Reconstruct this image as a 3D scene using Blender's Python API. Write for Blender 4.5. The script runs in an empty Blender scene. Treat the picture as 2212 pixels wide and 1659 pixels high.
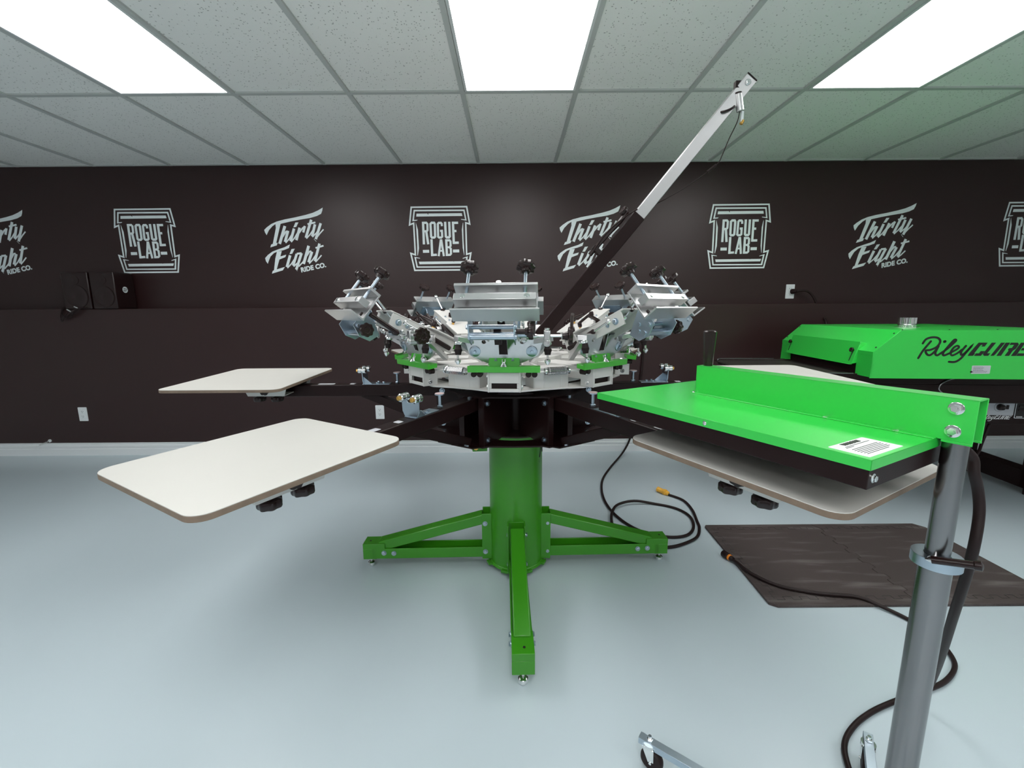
import bpy, bmesh, math, random
from mathutils import Vector, Matrix, geometry
random.seed(7)
C = bpy.context.scene.collection
R = math.radians
# ------------------------------------------------------------------ camera
cam = bpy.data.cameras.new('camera'); co = bpy.data.objects.new('camera', cam); C.objects.link(co)
cam.sensor_width = 36; cam.lens = 945.0/2212*36; cam.clip_start = .02
TILT = math.atan(160/945.); ROLL = .0077
fw = Vector((0, math.cos(TILT), -math.sin(TILT))); u0 = Vector((0, math.sin(TILT), math.cos(TILT))); r0 = Vector((1, 0, 0))
rt = r0*math.cos(ROLL) - u0*math.sin(ROLL); up = u0*math.cos(ROLL) + r0*math.sin(ROLL)
M = Matrix((rt, up, -fw)).transposed().to_4x4(); M.translation = (0, 0, 1.17)
co.matrix_world = M
sc = bpy.context.scene; sc.camera = co
# ------------------------------------------------------------------ world, exposure
w = bpy.data.worlds.new('world'); sc.world = w; w.use_nodes = True
w.node_tree.nodes['Background'].inputs[0].default_value = (.55, .6, .62, 1); w.node_tree.nodes['Background'].inputs[1].default_value = .05
vs = sc.view_settings; vs.view_transform = 'Standard'; vs.look = 'None'; vs.exposure = 0.0; vs.gamma = 1; vs.use_curve_mapping = False
LAMP = 9.6          # radiance of the ceiling light diffusers
sc.cycles.max_bounces = 10; sc.cycles.diffuse_bounces = 6; sc.cycles.sample_clamp_indirect = 6

# ------------------------------------------------------------------ materials
def mat(name, col, rough=.5, metal=0, coat=0, spec=.5, var=0, vscale=8, bump=0, bscale=200, emit=0, rvar=0, crough=.08):
    m = bpy.data.materials.new(name); m.use_nodes = True; nt = m.node_tree; b = nt.nodes['Principled BSDF']
    b.inputs['Base Color'].default_value = (*col, 1); b.inputs['Roughness'].default_value = rough; b.inputs['Metallic'].default_value = metal
    b.inputs['Specular IOR Level'].default_value = spec
    if coat: b.inputs['Coat Weight'].default_value = coat; b.inputs['Coat Roughness'].default_value = crough
    tc = nt.nodes.new('ShaderNodeTexCoord')
    def noise(scale, detail=4):
        n = nt.nodes.new('ShaderNodeTexNoise'); n.inputs['Scale'].default_value = scale; n.inputs['Detail'].default_value = detail
        nt.links.new(tc.outputs['Object'], n.inputs['Vector']); return n
    if var:
        n = noise(vscale); mx = nt.nodes.new('ShaderNodeMix'); mx.data_type = 'RGBA'
        mx.inputs[6].default_value = tuple(max(0, c*(1-var)) for c in col)+(1,); mx.inputs[7].default_value = tuple(min(1, c*(1+var)) for c in col)+(1,)
        nt.links.new(n.outputs['Fac'], mx.inputs[0]); nt.links.new(mx.outputs[2], b.inputs['Base Color'])
    if rvar:
        n = noise(vscale*1.7); mr = nt.nodes.new('ShaderNodeMapRange'); mr.inputs[1].default_value = .3; mr.inputs[2].default_value = .7
        mr.inputs[3].default_value = max(0, rough-rvar); mr.inputs[4].default_value = rough+rvar
        nt.links.new(n.outputs['Fac'], mr.inputs[0]); nt.links.new(mr.outputs[0], b.inputs['Roughness'])
    if bump:
        n = noise(bscale, 2); bp = nt.nodes.new('ShaderNodeBump'); bp.inputs['Strength'].default_value = bump; bp.inputs['Distance'].default_value = .002
        nt.links.new(n.outputs['Fac'], bp.inputs['Height']); nt.links.new(bp.outputs[0], b.inputs['Normal'])
    if emit: b.inputs['Emission Color'].default_value = (1, .985, .97, 1); b.inputs['Emission Strength'].default_value = emit
    return m
MT = dict(
 wall=mat('wall_paint', (.026, .0085, .0085), .40, spec=.5, var=.10, vscale=1.3, bump=.05, bscale=60),
 sidewall=mat('side_wall_paint', (.80, .79, .78), .6),
 rearwall=mat('rear_wall_paint', (.40, .39, .39), .6),
 floor=mat('floor_epoxy', (.515, .605, .650), .24, var=.045, vscale=.9, spec=.5),
 white=mat('white_trim_paint', (.78, .82, .84), .4),
 tbar=mat('grid_enamel', (.56, .58, .56), .5),
 lamp=mat('light_diffuser', (.9, .9, .9), .5, emit=LAMP),
 lframe=mat('light_frame_enamel', (.75, .77, .77), .5),
 decal=mat('decal_vinyl', (.84, .92, .93), .45),
 alu=mat('machined_aluminium', (.62, .62, .625), .33, 1, var=.08, vscale=14),
 castw=mat('white_cast_metal', (.66, .65, .63), .35, .15, var=.05, vscale=9),
 zinc=mat('blue_zinc', (.46, .54, .62), .30, 1),
 chrome=mat('chrome_steel', (.82, .83, .83), .12, 1),
 steel=mat('brushed_steel_tube', (.26, .255, .26), .24, 1, var=.12, vscale=5),
 plastic=mat('black_plastic', (.016, .006, .006), .25, spec=.4),
 rubber=mat('black_rubber', (.014, .006, .006), .5, spec=.3),
 blackm=mat('black_powder_coat', (.013, .0045, .0045), .36, spec=.22, bump=.08, bscale=500),
 pgreen=mat('press_green_enamel', (.040, .262, .009), .3, coat=.12),
 fgreen=mat('bright_green_powder_coat', (.022, .60, .062), .4, coat=.9, crough=.28, bump=.04, bscale=600),
 lgreen=mat('lift_bar_green', (.06, .46, .035), .3, coat=.3),
 board=mat('platen_laminate', (.60, .59, .555), .42, var=.03, vscale=6),
 ply=mat('platen_plywood_edge', (.20, .145, .105), .6, var=.3, vscale=40),
 mdf=mat('dark_foam_mat', (.030, .022, .021), .75, var=.35, vscale=5, bump=.5, bscale=160),
 brass=mat('brass', (.75, .45, .12), .3, 1),
 yellow=mat('yellow_plug_plastic', (.80, .42, .05), .4),
 orange=mat('orange_plug_plastic', (.85, .25, .02), .4),
 pink=mat('pale_rubber_pad', (.55, .42, .42), .5),
 paper=mat('white_label', (.82, .82, .84), .5),
 silver=mat('silver_label', (.55, .56, .60), .4),
 ink=mat('black_ink', (.012, .01, .01), .5),
 white_ink=mat('white_ink', (.75, .75, .76), .5),
 belt=mat('dryer_belt_mesh', (.022, .018, .015), .6, bump=.3, bscale=300),
 teal=mat('teal_lamp_lens', (.02, .35, .22), .25),
 dkgreen=mat('hood_top_green', (.03, .70, .085), .36, coat=.25),
 spring=mat('spring_steel', (.55, .55, .55), .22, 1),
)
def tile_material():
    m = bpy.data.materials.new('acoustic_tile'); m.use_nodes = True; nt = m.node_tree; b = nt.nodes['Principled BSDF']
    b.inputs['Roughness'].default_value = .85; b.inputs['Specular IOR Level'].default_value = .2
    tc = nt.nodes.new('ShaderNodeTexCoord')
    def dots(scale, lo, hi, stretch):
        mp = nt.nodes.new('ShaderNodeMapping'); mp.inputs['Scale'].default_value = stretch
        v = nt.nodes.new('ShaderNodeTexVoronoi'); v.inputs['Scale'].default_value = scale
        nt.links.new(tc.outputs['Object'], mp.inputs[0]); nt.links.new(mp.outputs[0], v.inputs['Vector'])
        r = nt.nodes.new('ShaderNodeMapRange'); r.inputs[1].default_value = lo; r.inputs[2].default_value = hi
        nt.links.new(v.outputs['Distance'], r.inputs[0])
        # keep only some of the cells
        s = nt.nodes.new('ShaderNodeSeparateColor'); nt.links.new(v.outputs['Color'], s.inputs[0])
        g = nt.nodes.new('ShaderNodeMath'); g.operation = 'GREATER_THAN'; g.inputs[1].default_value = .55; nt.links.new(s.outputs[0], g.inputs[0])
        mx = nt.nodes.new('ShaderNodeMath'); mx.operation = 'MAXIMUM'; nt.links.new(r.outputs[0], mx.inputs[0]); nt.links.new(g.outputs[0], mx.inputs[1])
        return mx
    a = dots(95, .10, .24, (1, .6, 1)); c = dots(60, .08, .17, (.55, 1, 1))
    mu = nt.nodes.new('ShaderNodeMath'); mu.operation = 'MULTIPLY'; nt.links.new(a.outputs[0], mu.inputs[0]); nt.links.new(c.outputs[0], mu.inputs[1])
    mx = nt.nodes.new('ShaderNodeMix'); mx.data_type = 'RGBA'
    mx.inputs[6].default_value = (.36, .36, .34, 1); mx.inputs[7].default_value = (.94, .94, .91, 1)
    nt.links.new(mu.outputs[0], mx.inputs[0]); nt.links.new(mx.outputs[2], b.inputs['Base Color'])
    bp = nt.nodes.new('ShaderNodeBump'); bp.inputs['Strength'].default_value = .4; bp.inputs['Distance'].default_value = .002
    nt.links.new(mu.outputs[0], bp.inputs['Height']); nt.links.new(bp.outputs[0], b.inputs['Normal'])
    return m
MT['tile'] = tile_material()
def foam_material():
    m = MT['mdf']; nt = m.node_tree; b = nt.nodes['Principled BSDF']
    tc = nt.nodes.new('ShaderNodeTexCoord'); mp = nt.nodes.new('ShaderNodeMapping'); mp.inputs['Scale'].default_value = (1.2, 9, 1)
    n = nt.nodes.new('ShaderNodeTexNoise'); n.inputs['Scale'].default_value = 2.2; n.inputs['Detail'].default_value = 6
    nt.links.new(tc.outputs['Object'], mp.inputs[0]); nt.links.new(mp.outputs[0], n.inputs['Vector'])
    r = nt.nodes.new('ShaderNodeMapRange'); r.inputs[1].default_value = .52; r.inputs[2].default_value = .78; nt.links.new(n.outputs['Fac'], r.inputs[0])
    mx = nt.nodes.new('ShaderNodeMix'); mx.data_type = 'RGBA'; mx.inputs[6].default_value = (.060, .045, .043, 1); mx.inputs[7].default_value = (.17, .15, .145, 1)
    nt.links.new(r.outputs[0], mx.inputs[0]); nt.links.new(mx.outputs[2], b.inputs['Base Color'])
foam_material()
def foam_ribs():
    m = MT['mdf']; nt = m.node_tree; b = nt.nodes['Principled BSDF']; tc = nt.nodes.new('ShaderNodeTexCoord')
    w_ = nt.nodes.new('ShaderNodeTexWave'); w_.inputs['Scale'].default_value = 60; w_.inputs['Distortion'].default_value = .3; w_.bands_direction = 'X'
    nt.links.new(tc.outputs['Object'], w_.inputs['Vector'])
    bp = nt.nodes.new('ShaderNodeBump'); bp.inputs['Strength'].default_value = .35; bp.inputs['Distance'].default_value = .002
    nt.links.new(w_.outputs['Fac'], bp.inputs['Height']); nt.links.new(bp.outputs[0], b.inputs['Normal'])
foam_ribs()

# ------------------------------------------------------------------ helpers
class MB:
    """collects shapes and links them as one mesh object"""
    def __init__(s): s.v = []; s.f = []; s.m = []; s.mats = []; s.cur = 0
    def use(s, name):
        if name not in s.mats: s.mats.append(name)
        s.cur = s.mats.index(name); return s
    def add(s, vs, fs, M=None):
        o = len(s.v)
        for p in vs: p = Vector(p); s.v.append(M @ p if M else p)
        for f in fs: s.f.append([i+o for i in f]); s.m.append(s.cur)
        return s
    def box(s, lo, hi, M=None):
        x0, y0, z0 = lo; x1, y1, z1 = hi
        return s.add([(x0,y0,z0),(x1,y0,z0),(x1,y1,z0),(x0,y1,z0),(x0,y0,z1),(x1,y0,z1),(x1,y1,z1),(x0,y1,z1)],
                     [(0,3,2,1),(4,5,6,7),(0,1,5,4),(1,2,6,5),(2,3,7,6),(3,0,4,7)], M)
    def bar(s, p0, p1, wd, ht, upv=(0,0,1), M=None):
        p0 = Vector(p0); p1 = Vector(p1); d = (p1-p0); L = d.length; d.normalize(); u = Vector(upv); sx = d.cross(u).normalized(); u = sx.cross(d)
        F = Matrix((d, sx, u)).transposed().to_4x4(); F.translation = p0
        return s.box((0, -wd/2, -ht/2), (L, wd/2, ht/2), M @ F if M else F)
    def lathe(s, prof, p=(0,0,0), ax=(0,0,1), n=24, M=None, lobes=0, amp=0):
        ax = Vector(ax).normalized(); a = ax.orthogonal().normalized(); b = ax.cross(a); p = Vector(p); vs = []; fs = []
        for r, z in prof:
            for k in range(n):
                t = 2*math.pi*k/n; rr = r*(1+amp*math.cos(lobes*t)) if lobes else r
                vs.append(p + ax*z + a*rr*math.cos(t) + b*rr*math.sin(t))
        m = len(prof)
        for i in range(m-1):
            for k in range(n): k2 = (k+1) % n; fs.append((i*n+k, i*n+k2, (i+1)*n+k2, (i+1)*n+k))
        fs.append(tuple(reversed(range(n)))); fs.append(tuple((m-1)*n+k for k in range(n)))
        return s.add(vs, fs, M)
    def cyl(s, p0, p1, r, n=16, r2=None, M=None):
        p0 = Vector(p0); p1 = Vector(p1); d = p1-p0
        return s.lathe([(r, 0), (r if r2 is None else r2, d.length)], p0, d, n, M)
    def hexa(s, p, ax, r, h, M=None): return s.lathe([(r*.92, 0), (r, h*.12), (r, h*.85), (r*.85, h)], p, ax, 6, M)
    def bolt(s, p, ax, r, M=None):
        ax = Vector(ax).normalized(); p = Vector(p)
        s.cyl(p, p+ax*r*.25, r*1.35, 18, M=M); s.hexa(p+ax*r*.25, ax, r, r*.75, M); return s
    def tube(s, pts, r, n=10, sub=6, M=None, closed=False):
        P = [Vector(p) for p in pts]; Q = []
        if sub > 1 and len(P) > 2:
            for i in range(len(P)-1):
                a = P[max(i-1, 0)]; b = P[i]; c = P[i+1]; d = P[min(i+2, len(P)-1)]
                for k in range(sub):
                    t = k/sub; Q.append(.5*((2*b)+(c-a)*t+(2*a-5*b+4*c-d)*t*t+(3*b-a-3*c+d)*t*t*t))
            Q.append(P[-1])
        else: Q = P
        T = [(Q[min(i+1, len(Q)-1)]-Q[max(i-1, 0)]).normalized() for i in range(len(Q))]
        u = T[0].orthogonal().normalized(); vs = []; fs = []
        for i, q in enumerate(Q):
            u = (u - T[i]*u.dot(T[i])).normalized(); b = T[i].cross(u)
            for k in range(n):
                t = 2*math.pi*k/n; vs.append(q+u*r*math.cos(t)+b*r*math.sin(t))
        for i in range(len(Q)-1):
            for k in range(n): k2 = (k+1) % n; fs.append((i*n+k, i*n+k2, (i+1)*n+k2, (i+1)*n+k))
        fs.append(tuple(reversed(range(n)))); fs.append(tuple((len(Q)-1)*n+k for k in range(n)))
        return s.add(vs, fs, M)
    def prism(s, poly, z0, z1, M=None, holes=()):
        """polygon in xy (with holes) extruded from z0 to z1"""
        loops = [list(poly)]+[list(h) for h in holes]; flat = [p for l in loops for p in l]; n = len(flat)
        tris = geometry.tessellate_polygon([[Vector((x, y, 0)) for x, y in l] for l in loops])
        vs = [(x, y, z0) for x, y in flat]+[(x, y, z1) for x, y in flat]; fs = []
        for t in tris:
            a, b, c = [flat[i] for i in t]; cr = (b[0]-a[0])*(c[1]-a[1])-(b[1]-a[1])*(c[0]-a[0])
            t = list(t) if cr > 0 else list(reversed(t))
            fs.append([i+n for i in t]); fs.append(list(reversed(t)))
        o = 0
        for li, l in enumerate(loops):
            area = sum(l[i][0]*l[(i+1) % len(l)][1]-l[(i+1) % len(l)][0]*l[i][1] for i in range(len(l)))
            ccw = (area > 0) == (li == 0)
            for i in range(len(l)):
                j = (i+1) % len(l); q = [o+i, o+j, o+j+n, o+i+n]
                fs.append(q if ccw else q[::-1])
            o += len(l)
        return s.add(vs, fs, M)
    def build(s, name, material, parent=None, bevel=0, seg=2, smooth=38, loc=None, weld=False):
        me = bpy.data.meshes.new(name); me.from_pydata([tuple(v) for v in s.v], [], s.f); me.update()
        if s.mats and s.mats != ['']:
            for k in s.mats: me.materials.append(MT[k])
            me.polygons.foreach_set('material_index', s.m)
        else: me.materials.append(MT[material])
        me.polygons.foreach_set('use_smooth', [True]*len(me.polygons))
        me.set_sharp_from_angle(angle=R(smooth))
        o = bpy.data.objects.new(name, me); C.objects.link(o)
        if parent: o.parent = parent
        if loc: o.location = loc
        if bevel:
            b = o.modifiers.new('edge', 'BEVEL'); b.width = bevel; b.segments = seg; b.limit_method = 'ANGLE'; b.angle_limit = R(35)
        return o
def each(name, material, parent, fns, bevel=0):
    """one object per piece: fns are functions that each draw one piece into a fresh MB"""
    out = []
    for fn in fns:
        mb = MB(); fn(mb); out.append(mb.build(name, material, parent, bevel))
    return out
def tag(o, label=None, cat=None, group=None, kind=None):
    if label: o['label'] = label
    if cat: o['category'] = cat
    if group: o['group'] = group
    if kind: o['kind'] = kind
    return o
def thing(name, label, cat, loc=(0, 0, 0), rz=0, group=None):
    o = bpy.data.objects.new(name, None); o.empty_display_size = .1; C.objects.link(o); o.location = loc; o.rotation_euler = (0, 0, rz)
    return tag(o, label, cat, group)
def dup(o, parent=None):
    c = o.copy(); C.objects.link(c)
    if parent: c.parent = parent
    for ch in list(o.children): dup(ch, c)
    return c
def rrect(x0, y0, x1, y1, r, n=5):
    out = []
    for cx, cy, a in ((x1-r, y0+r, -90), (x1-r, y1-r, 0), (x0+r, y1-r, 90), (x0+r, y0+r, 180)):
        for k in range(n+1): t = R(a+90*k/n); out.append((cx+r*math.cos(t), cy+r*math.sin(t)))
    return out
def circ(x, y, r, n=16): return [(x+r*math.cos(2*math.pi*k/n), y+r*math.sin(2*math.pi*k/n)) for k in range(n)]
def knob(mb, p, ax, r, h, lobes=8, stem=None, M=None):
    """lobed clamping knob with a hub, optionally standing on a stem"""
    ax = Vector(ax).normalized(); p = Vector(p)
    mb.lathe([(r*.42, -h*.75), (r*.5, -h*.15), (r*.93, 0), (r, h*.12), (r, h*.8), (r*.93, h), (r*.5, h*1.02), (r*.42, h*.9)], p, ax, lobes*8, M, lobes, .065)
# flat lettering: 'P' polygons and 'S' strokes in millimetres
def strokes(mb, items, F, t=.0008, sc=.001, lift=0):
    for it_, (kind, wd, pts) in enumerate(items):
        lift += .00007*(1 if it_ % 9 else -8*(it_ > 0))
        P = [Vector((x*sc, y*sc)) for x, y in pts]; h = wd*sc/2
        if kind == 'P': mb.prism([tuple(p) for p in P], lift, lift+t, F); continue
        if kind == 'C':
            Q = []
            for i in range(len(P)-1):
                a = P[max(i-1, 0)]; b = P[i]; c = P[i+1]; d = P[min(i+2, len(P)-1)]
                for k in range(6): q = k/6; Q.append(.5*((2*b)+(c-a)*q+(2*a-5*b+4*c-d)*q*q+(3*b-a-3*c+d)*q*q*q))
            Q.append(P[-1])
            for e in (P[0], P[-1]): mb.prism([(e.x+h*math.cos(k*math.pi/6), e.y+h*math.sin(k*math.pi/6)) for k in range(12)], lift, lift+t, F)
            P = Q
        closed = (P[0]-P[-1]).length < 1e-5
        if closed: P = P[:-1]
        n = len(P); L = []; Rr = []
        for i in range(n):
            a = P[(i-1) % n] if (closed or i > 0) else None; c = P[(i+1) % n] if (closed or i < n-1) else None
            d1 = (P[i]-a).normalized() if a is not None else None; d2 = (c-P[i]).normalized() if c is not None else None
            if d1 is None: nrm = Vector((-d2.y, d2.x)); k = 1
            elif d2 is None: nrm = Vector((-d1.y, d1.x)); k = 1
            else:
                m = Vector((-(d1.y+d2.y), d1.x+d2.x)); 
                if m.length < 1e-6: m = Vector((-d1.y, d1.x))
                nrm = m.normalized(); k = min(3.2, 1/max(.2, nrm.dot(Vector((-d1.y, d1.x)))))
            L.append(P[i]+nrm*h*k); Rr.append(P[i]-nrm*h*k)
        for i in range(n if closed else n-1):
            j = (i+1) % n
            mb.prism([tuple(Rr[i]), tuple(Rr[j]), tuple(L[j]), tuple(L[i])], lift, lift+t, F)
        
def text(name, body, material, parent, size, F, bold=0, shear=0, ext=.0004, align='LEFT', space=1):
    cu = bpy.data.curves.new(name, 'FONT'); cu.body = body; cu.size = size; cu.extrude = ext; cu.offset = bold; cu.shear = shear; cu.align_x = align; cu.space_character = space
    o = bpy.data.objects.new(name, cu); C.objects.link(o)
    dg = bpy.context.evaluated_depsgraph_get(); me = bpy.data.meshes.new_from_object(o.evaluated_get(dg)); bpy.data.objects.remove(o)
    me.transform(F); me.materials.clear(); me.materials.append(MT[material])
    q = bpy.data.objects.new(name, me); C.objects.link(q)
    if parent: q.parent = parent
    return q
def frame(o, x, y):
    x = Vector(x).normalized(); y = Vector(y).normalized(); z = x.cross(y)
    F = Matrix((x, y, z)).transposed().to_4x4(); F.translation = o; return F
ROGUE=[('S',11.9,[(5.5,-6.0),(450.4,-4.6),(471.9,-137.8),(440.1,-128.1),(441.2,-373.9),(475.6,-364.1),(450.5,-496.6),(12.7,-497.8),(-14.1,-362.6),(22.7,-375.2),(19.3,-128.0),(-14.2,-140.7),(5.5,-6.0)]),('P',0,[(52.9,-102.5),(45.8,-108.8),(9.6,-112.9),(23.9,-25.3),(432.8,-26.1),(447.7,-111.8),(401.6,-102.9),(404.0,-98.6),(435.4,-102.3),(423.6,-38.0),(33.3,-37.3),(22.7,-103.5)]),('P',0,[(60.2,-404.2),(58.2,-399.7),(13.8,-390.6),(28.3,-477.0),(437.3,-477.9),(450.0,-389.4),(407.2,-403.2),(409.3,-407.7),(436.9,-401.2),(425.2,-467.5),(37.9,-466.9),(26.2,-400.4)]),('P',0,[(45.9,-55.3),(131.3,-54.7),(142.1,-65.8),(140.2,-54.7),(409.7,-54.1),(414.5,-75.5),(42.7,-77.5)]),('P',0,[(48.7,-429.3),(331.1,-428.3),(335.6,-431.9),(337.5,-428.3),(424.8,-427.7),(417.4,-447.5),(53.7,-450.1)]),('P',0,[(36.7,-121.7),(51.8,-178.7),(54.1,-324.9),(42.5,-382.0),(39.0,-378.4),(40.8,-295.1),(38.5,-182.0)]),('P',0,[(418.6,-124.5),(415.7,-133.1),(407.6,-180.4),(410.6,-324.1),(421.0,-381.3),(422.9,-376.9),(418.8,-254.3)]),('S',18.5,[(95.9,-117.8),(95.8,-293.3)]),('S',16.8,[(95.5,-126.0),(121.7,-125.7),(129.9,-135.3),(129.3,-182.7),(122.2,-191.3),(98.7,-192.0)]),('S',18.5,[(118.9,-193.5),(130.8,-292.7)]),('S',17.6,[(164.5,-126.1),(184.7,-126.2),(189.8,-135.7),(189.3,-233.4),(181.8,-240.3),(162.8,-241.1),(156.8,-232.8),(155.1,-135.4),(164.5,-126.1)]),('S',16.8,[(246.9,-152.5),(245.3,-134.0),(238.8,-127.0),(221.6,-127.3),(214.6,-135.9),(213.7,-234.5),(220.8,-241.1),(238.4,-240.8),(246.4,-233.4),(245.7,-188.8),(230.7,-189.5)]),('S',18.5,[(273.7,-119.1),(275.9,-232.3),(282.4,-240.2),(301.4,-239.9),(308.0,-232.6),(307.0,-119.4)]),('S',18.5,[(336.8,-118.7),(338.8,-292.1)]),('S',17.6,[(336.5,-128.2),(378.4,-127.6)]),('S',17.6,[(338.2,-191.2),(363.1,-190.9)]),('S',18.5,[(339.1,-283.3),(379.5,-281.9)]),('S',18.5,[(158.6,-254.5),(159.5,-386.4)]),('S',17.6,[(158.5,-377.6),(198.2,-375.2)]),('S',16.8,[(212.4,-386.8),(234.8,-255.1)]),('S',16.8,[(237.5,-255.1),(254.8,-387.1)]),('S',13.2,[(222.1,-345.5),(247.1,-344.8)]),('S',18.5,[(278.3,-254.5),(279.9,-386.0)]),('S',16.8,[(278.0,-263.2),(305.2,-263.0),(312.2,-271.8),(312.5,-305.8),(303.5,-317.2),(313.6,-329.9),(313.8,-368.2),(305.3,-376.9),(280.2,-378.0)]),('S',15.0,[(279.0,-317.4),(303.5,-317.2)]),('S',22.9,[(85.4,-348.4),(136.4,-347.9)]),('S',22.9,[(330.4,-347.2),(381.4,-346.7)])]
THIRTY=[('P',0,[(468.6,-3.4),(463.2,-26.8),(452.3,-50.2),(417.3,-67.0),(362.1,-81.6),(280.1,-93.9),(197.8,-108.3),(119.7,-124.9),(83.9,-122.5),(50.2,-143.8),(20.2,-173.8),(-1.7,-211.7),(-13.2,-190.8),(-17.5,-171.3),(4.3,-152.1),(42.9,-126.5),(89.8,-107.5),(154.4,-91.7),(236.6,-77.3),(328.2,-57.8),(383.3,-43.3),(429.7,-24.4)]),('P',0,[(77.3,-120.3),(119.9,-122.8),(69.1,-274.0),(81.6,-271.9),(71.9,-292.4),(18.1,-307.7),(28.1,-284.6),(41.3,-280.3),(78.3,-156.9)]),('S',22.1,[(152.3,-142.4),(96.6,-280.8)]),('S',11.5,[(125.8,-226.5),(156.8,-185.6),(168.5,-181.3)]),('S',21.2,[(174.1,-179.2),(142.5,-265.8)]),('S',9.7,[(146.3,-273.7),(176.2,-244.3),(203.1,-207.6)]),('S',20.3,[(224.4,-162.3),(188.3,-260.9)]),('P',0,[(219.8,-153.6),(239.9,-115.9),(264.7,-115.2),(243.5,-150.4)]),('S',9.7,[(192.2,-267.1),(222.3,-235.9),(252.4,-192.8)]),('S',20.3,[(270.1,-156.2),(235.3,-252.6)]),('S',11.5,[(261.9,-197.2),(294.7,-158.5),(313.8,-145.7)]),('S',17.6,[(314.0,-143.6),(296.2,-193.1)]),('S',20.3,[(369.0,-95.4),(313.9,-234.4)]),('S',13.2,[(336.4,-129.5),(400.6,-116.2)]),('S',9.7,[(317.8,-241.0),(348.9,-210.8),(375.8,-176.4)]),('S',20.3,[(396.2,-131.2),(365.9,-224.0)]),('S',9.7,[(367.7,-229.2),(402.0,-198.2),(429.6,-163.8)]),('S',20.3,[(443.3,-123.0),(393.5,-245.9)]),('S',27.4,[(386.4,-255.4),(388.3,-253.7)]),('S',9.7,[(403.6,-232.9),(433.6,-198.4),(462.0,-170.5)]),('P',0,[(179.2,-285.7),(169.7,-314.1),(127.4,-329.1),(76.3,-339.7),(43.2,-352.6),(13.3,-378.8),(-0.8,-405.2),(-15.3,-436.0),(-27.9,-416.0),(-32.2,-391.7),(-8.4,-367.6),(30.7,-341.6),(77.8,-324.4),(134.0,-307.3)]),('P',0,[(69.5,-339.7),(108.4,-337.7),(93.0,-379.4),(142.2,-365.7),(133.5,-385.0),(82.9,-403.6),(53.4,-481.8),(121.6,-462.8),(103.1,-489.3),(11.1,-515.4),(19.1,-494.9),(30.9,-487.5),(50.3,-396.7)]),('S',21.2,[(173.6,-371.2),(138.5,-463.8)]),('P',0,[(169.9,-361.1),(189.4,-322.1),(216.0,-319.7),(192.0,-359.0)]),('S',9.7,[(142.3,-471.8),(178.9,-437.5),(207.4,-400.1)]),('S',19.4,[(228.3,-360.6),(191.2,-453.1)]),('S',15.0,[(229.3,-359.3),(268.4,-355.2)]),('S',20.3,[(268.5,-354.3),(213.5,-484.4)]),('S',28.2,[(212.5,-485.7),(214.4,-484.4)]),('S',10.6,[(193.8,-459.8),(227.2,-433.4)]),('S',9.7,[(236.3,-460.1),(273.7,-424.9),(292.0,-398.5)]),('S',22.1,[(331.1,-297.8),(277.8,-440.4)]),('S',11.5,[(302.2,-385.4),(335.6,-341.6),(349.4,-339.5)]),('S',21.2,[(354.5,-344.0),(319.1,-427.5)]),('S',9.7,[(323.8,-437.7),(355.1,-407.8),(383.2,-370.6)]),('S',20.3,[(420.6,-281.0),(372.4,-419.0)]),('S',13.2,[(385.6,-314.8),(451.9,-297.8)]),('S',9.7,[(376.4,-425.7),(403.7,-399.4),(429.6,-372.2)])]
RILEY=[('C',10.4,[(0.0,-13.0),(17.7,26.8),(48.0,74.4)]),('C',10.4,[(11.3,63.6),(24.2,85.3),(52.4,95.2),(80.5,90.9),(92.6,72.3),(80.5,46.3),(52.4,30.3),(30.7,26.0),(38.5,7.4),(54.5,3.0),(74.0,22.5),(87.0,48.5)]),('C',10.4,[(87.8,49.3),(77.5,13.8),(87.0,1.7),(102.1,11.7),(130.3,35.5),(160.6,70.1),(165.7,80.9),(156.2,80.9),(136.7,52.8),(115.1,16.0),(119.4,1.7),(138.9,9.5)]),('C',13.8,[(112.9,72.7),(114.7,73.6)]),('C',9.5,[(138.9,9.5),(173.5,31.2),(184.4,44.1),(175.7,51.5),(160.6,42.0),(149.7,18.2),(158.4,1.7),(182.2,13.8),(199.5,31.2)]),('C',10.4,[(215.9,50.6),(199.5,22.5),(201.7,5.2),(216.8,13.8),(242.8,50.6),(221.1,16.0),(201.7,-14.3),(177.9,-31.6),(148.4,-31.6)]),('P',0,[(273.1,67.5),(314.2,67.5),(303.4,47.6),(289.5,47.6),(293.8,56.3),(284.3,56.3),(260.1,13.0),(264.4,13.0),(255.8,0.0),(232.4,0.0),(237.6,13.0)]),('P',0,[(269.6,13.0),(283.5,13.0),(289.5,24.2),(307.7,24.2),(293.0,0.0),(261.8,0.0)]),('P',0,[(333.7,67.5),(353.1,67.5),(319.8,13.0),(334.5,13.0),(326.7,0.0),(307.7,0.0),(301.2,9.5)]),('P',0,[(338.8,0.0),(345.8,13.0),(376.9,67.5),(395.1,67.5),(360.5,9.5),(353.1,0.9)]),('P',0,[(398.6,67.5),(418.0,67.5),(386.4,0.0),(366.1,0.0)]),('P',0,[(422.4,67.5),(452.7,67.5),(459.1,59.3),(448.3,35.5),(436.6,26.8),(423.7,0.0),(403.8,0.0),(418.0,26.8),(413.7,31.2),(418.0,38.9),(431.0,40.7),(438.4,56.3),(416.7,56.3)]),('P',0,[(467.8,67.5),(487.3,67.5),(454.8,0.0),(433.2,0.0)]),('P',0,[(492.9,67.5),(528.4,67.5),(523.2,56.3),(487.3,56.3)]),('P',0,[(478.6,39.8),(508.9,39.8),(502.4,28.1),(473.0,28.1)]),('P',0,[(463.5,13.0),(495.9,13.0),(489.4,0.0),(457.0,0.0)])]
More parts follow.
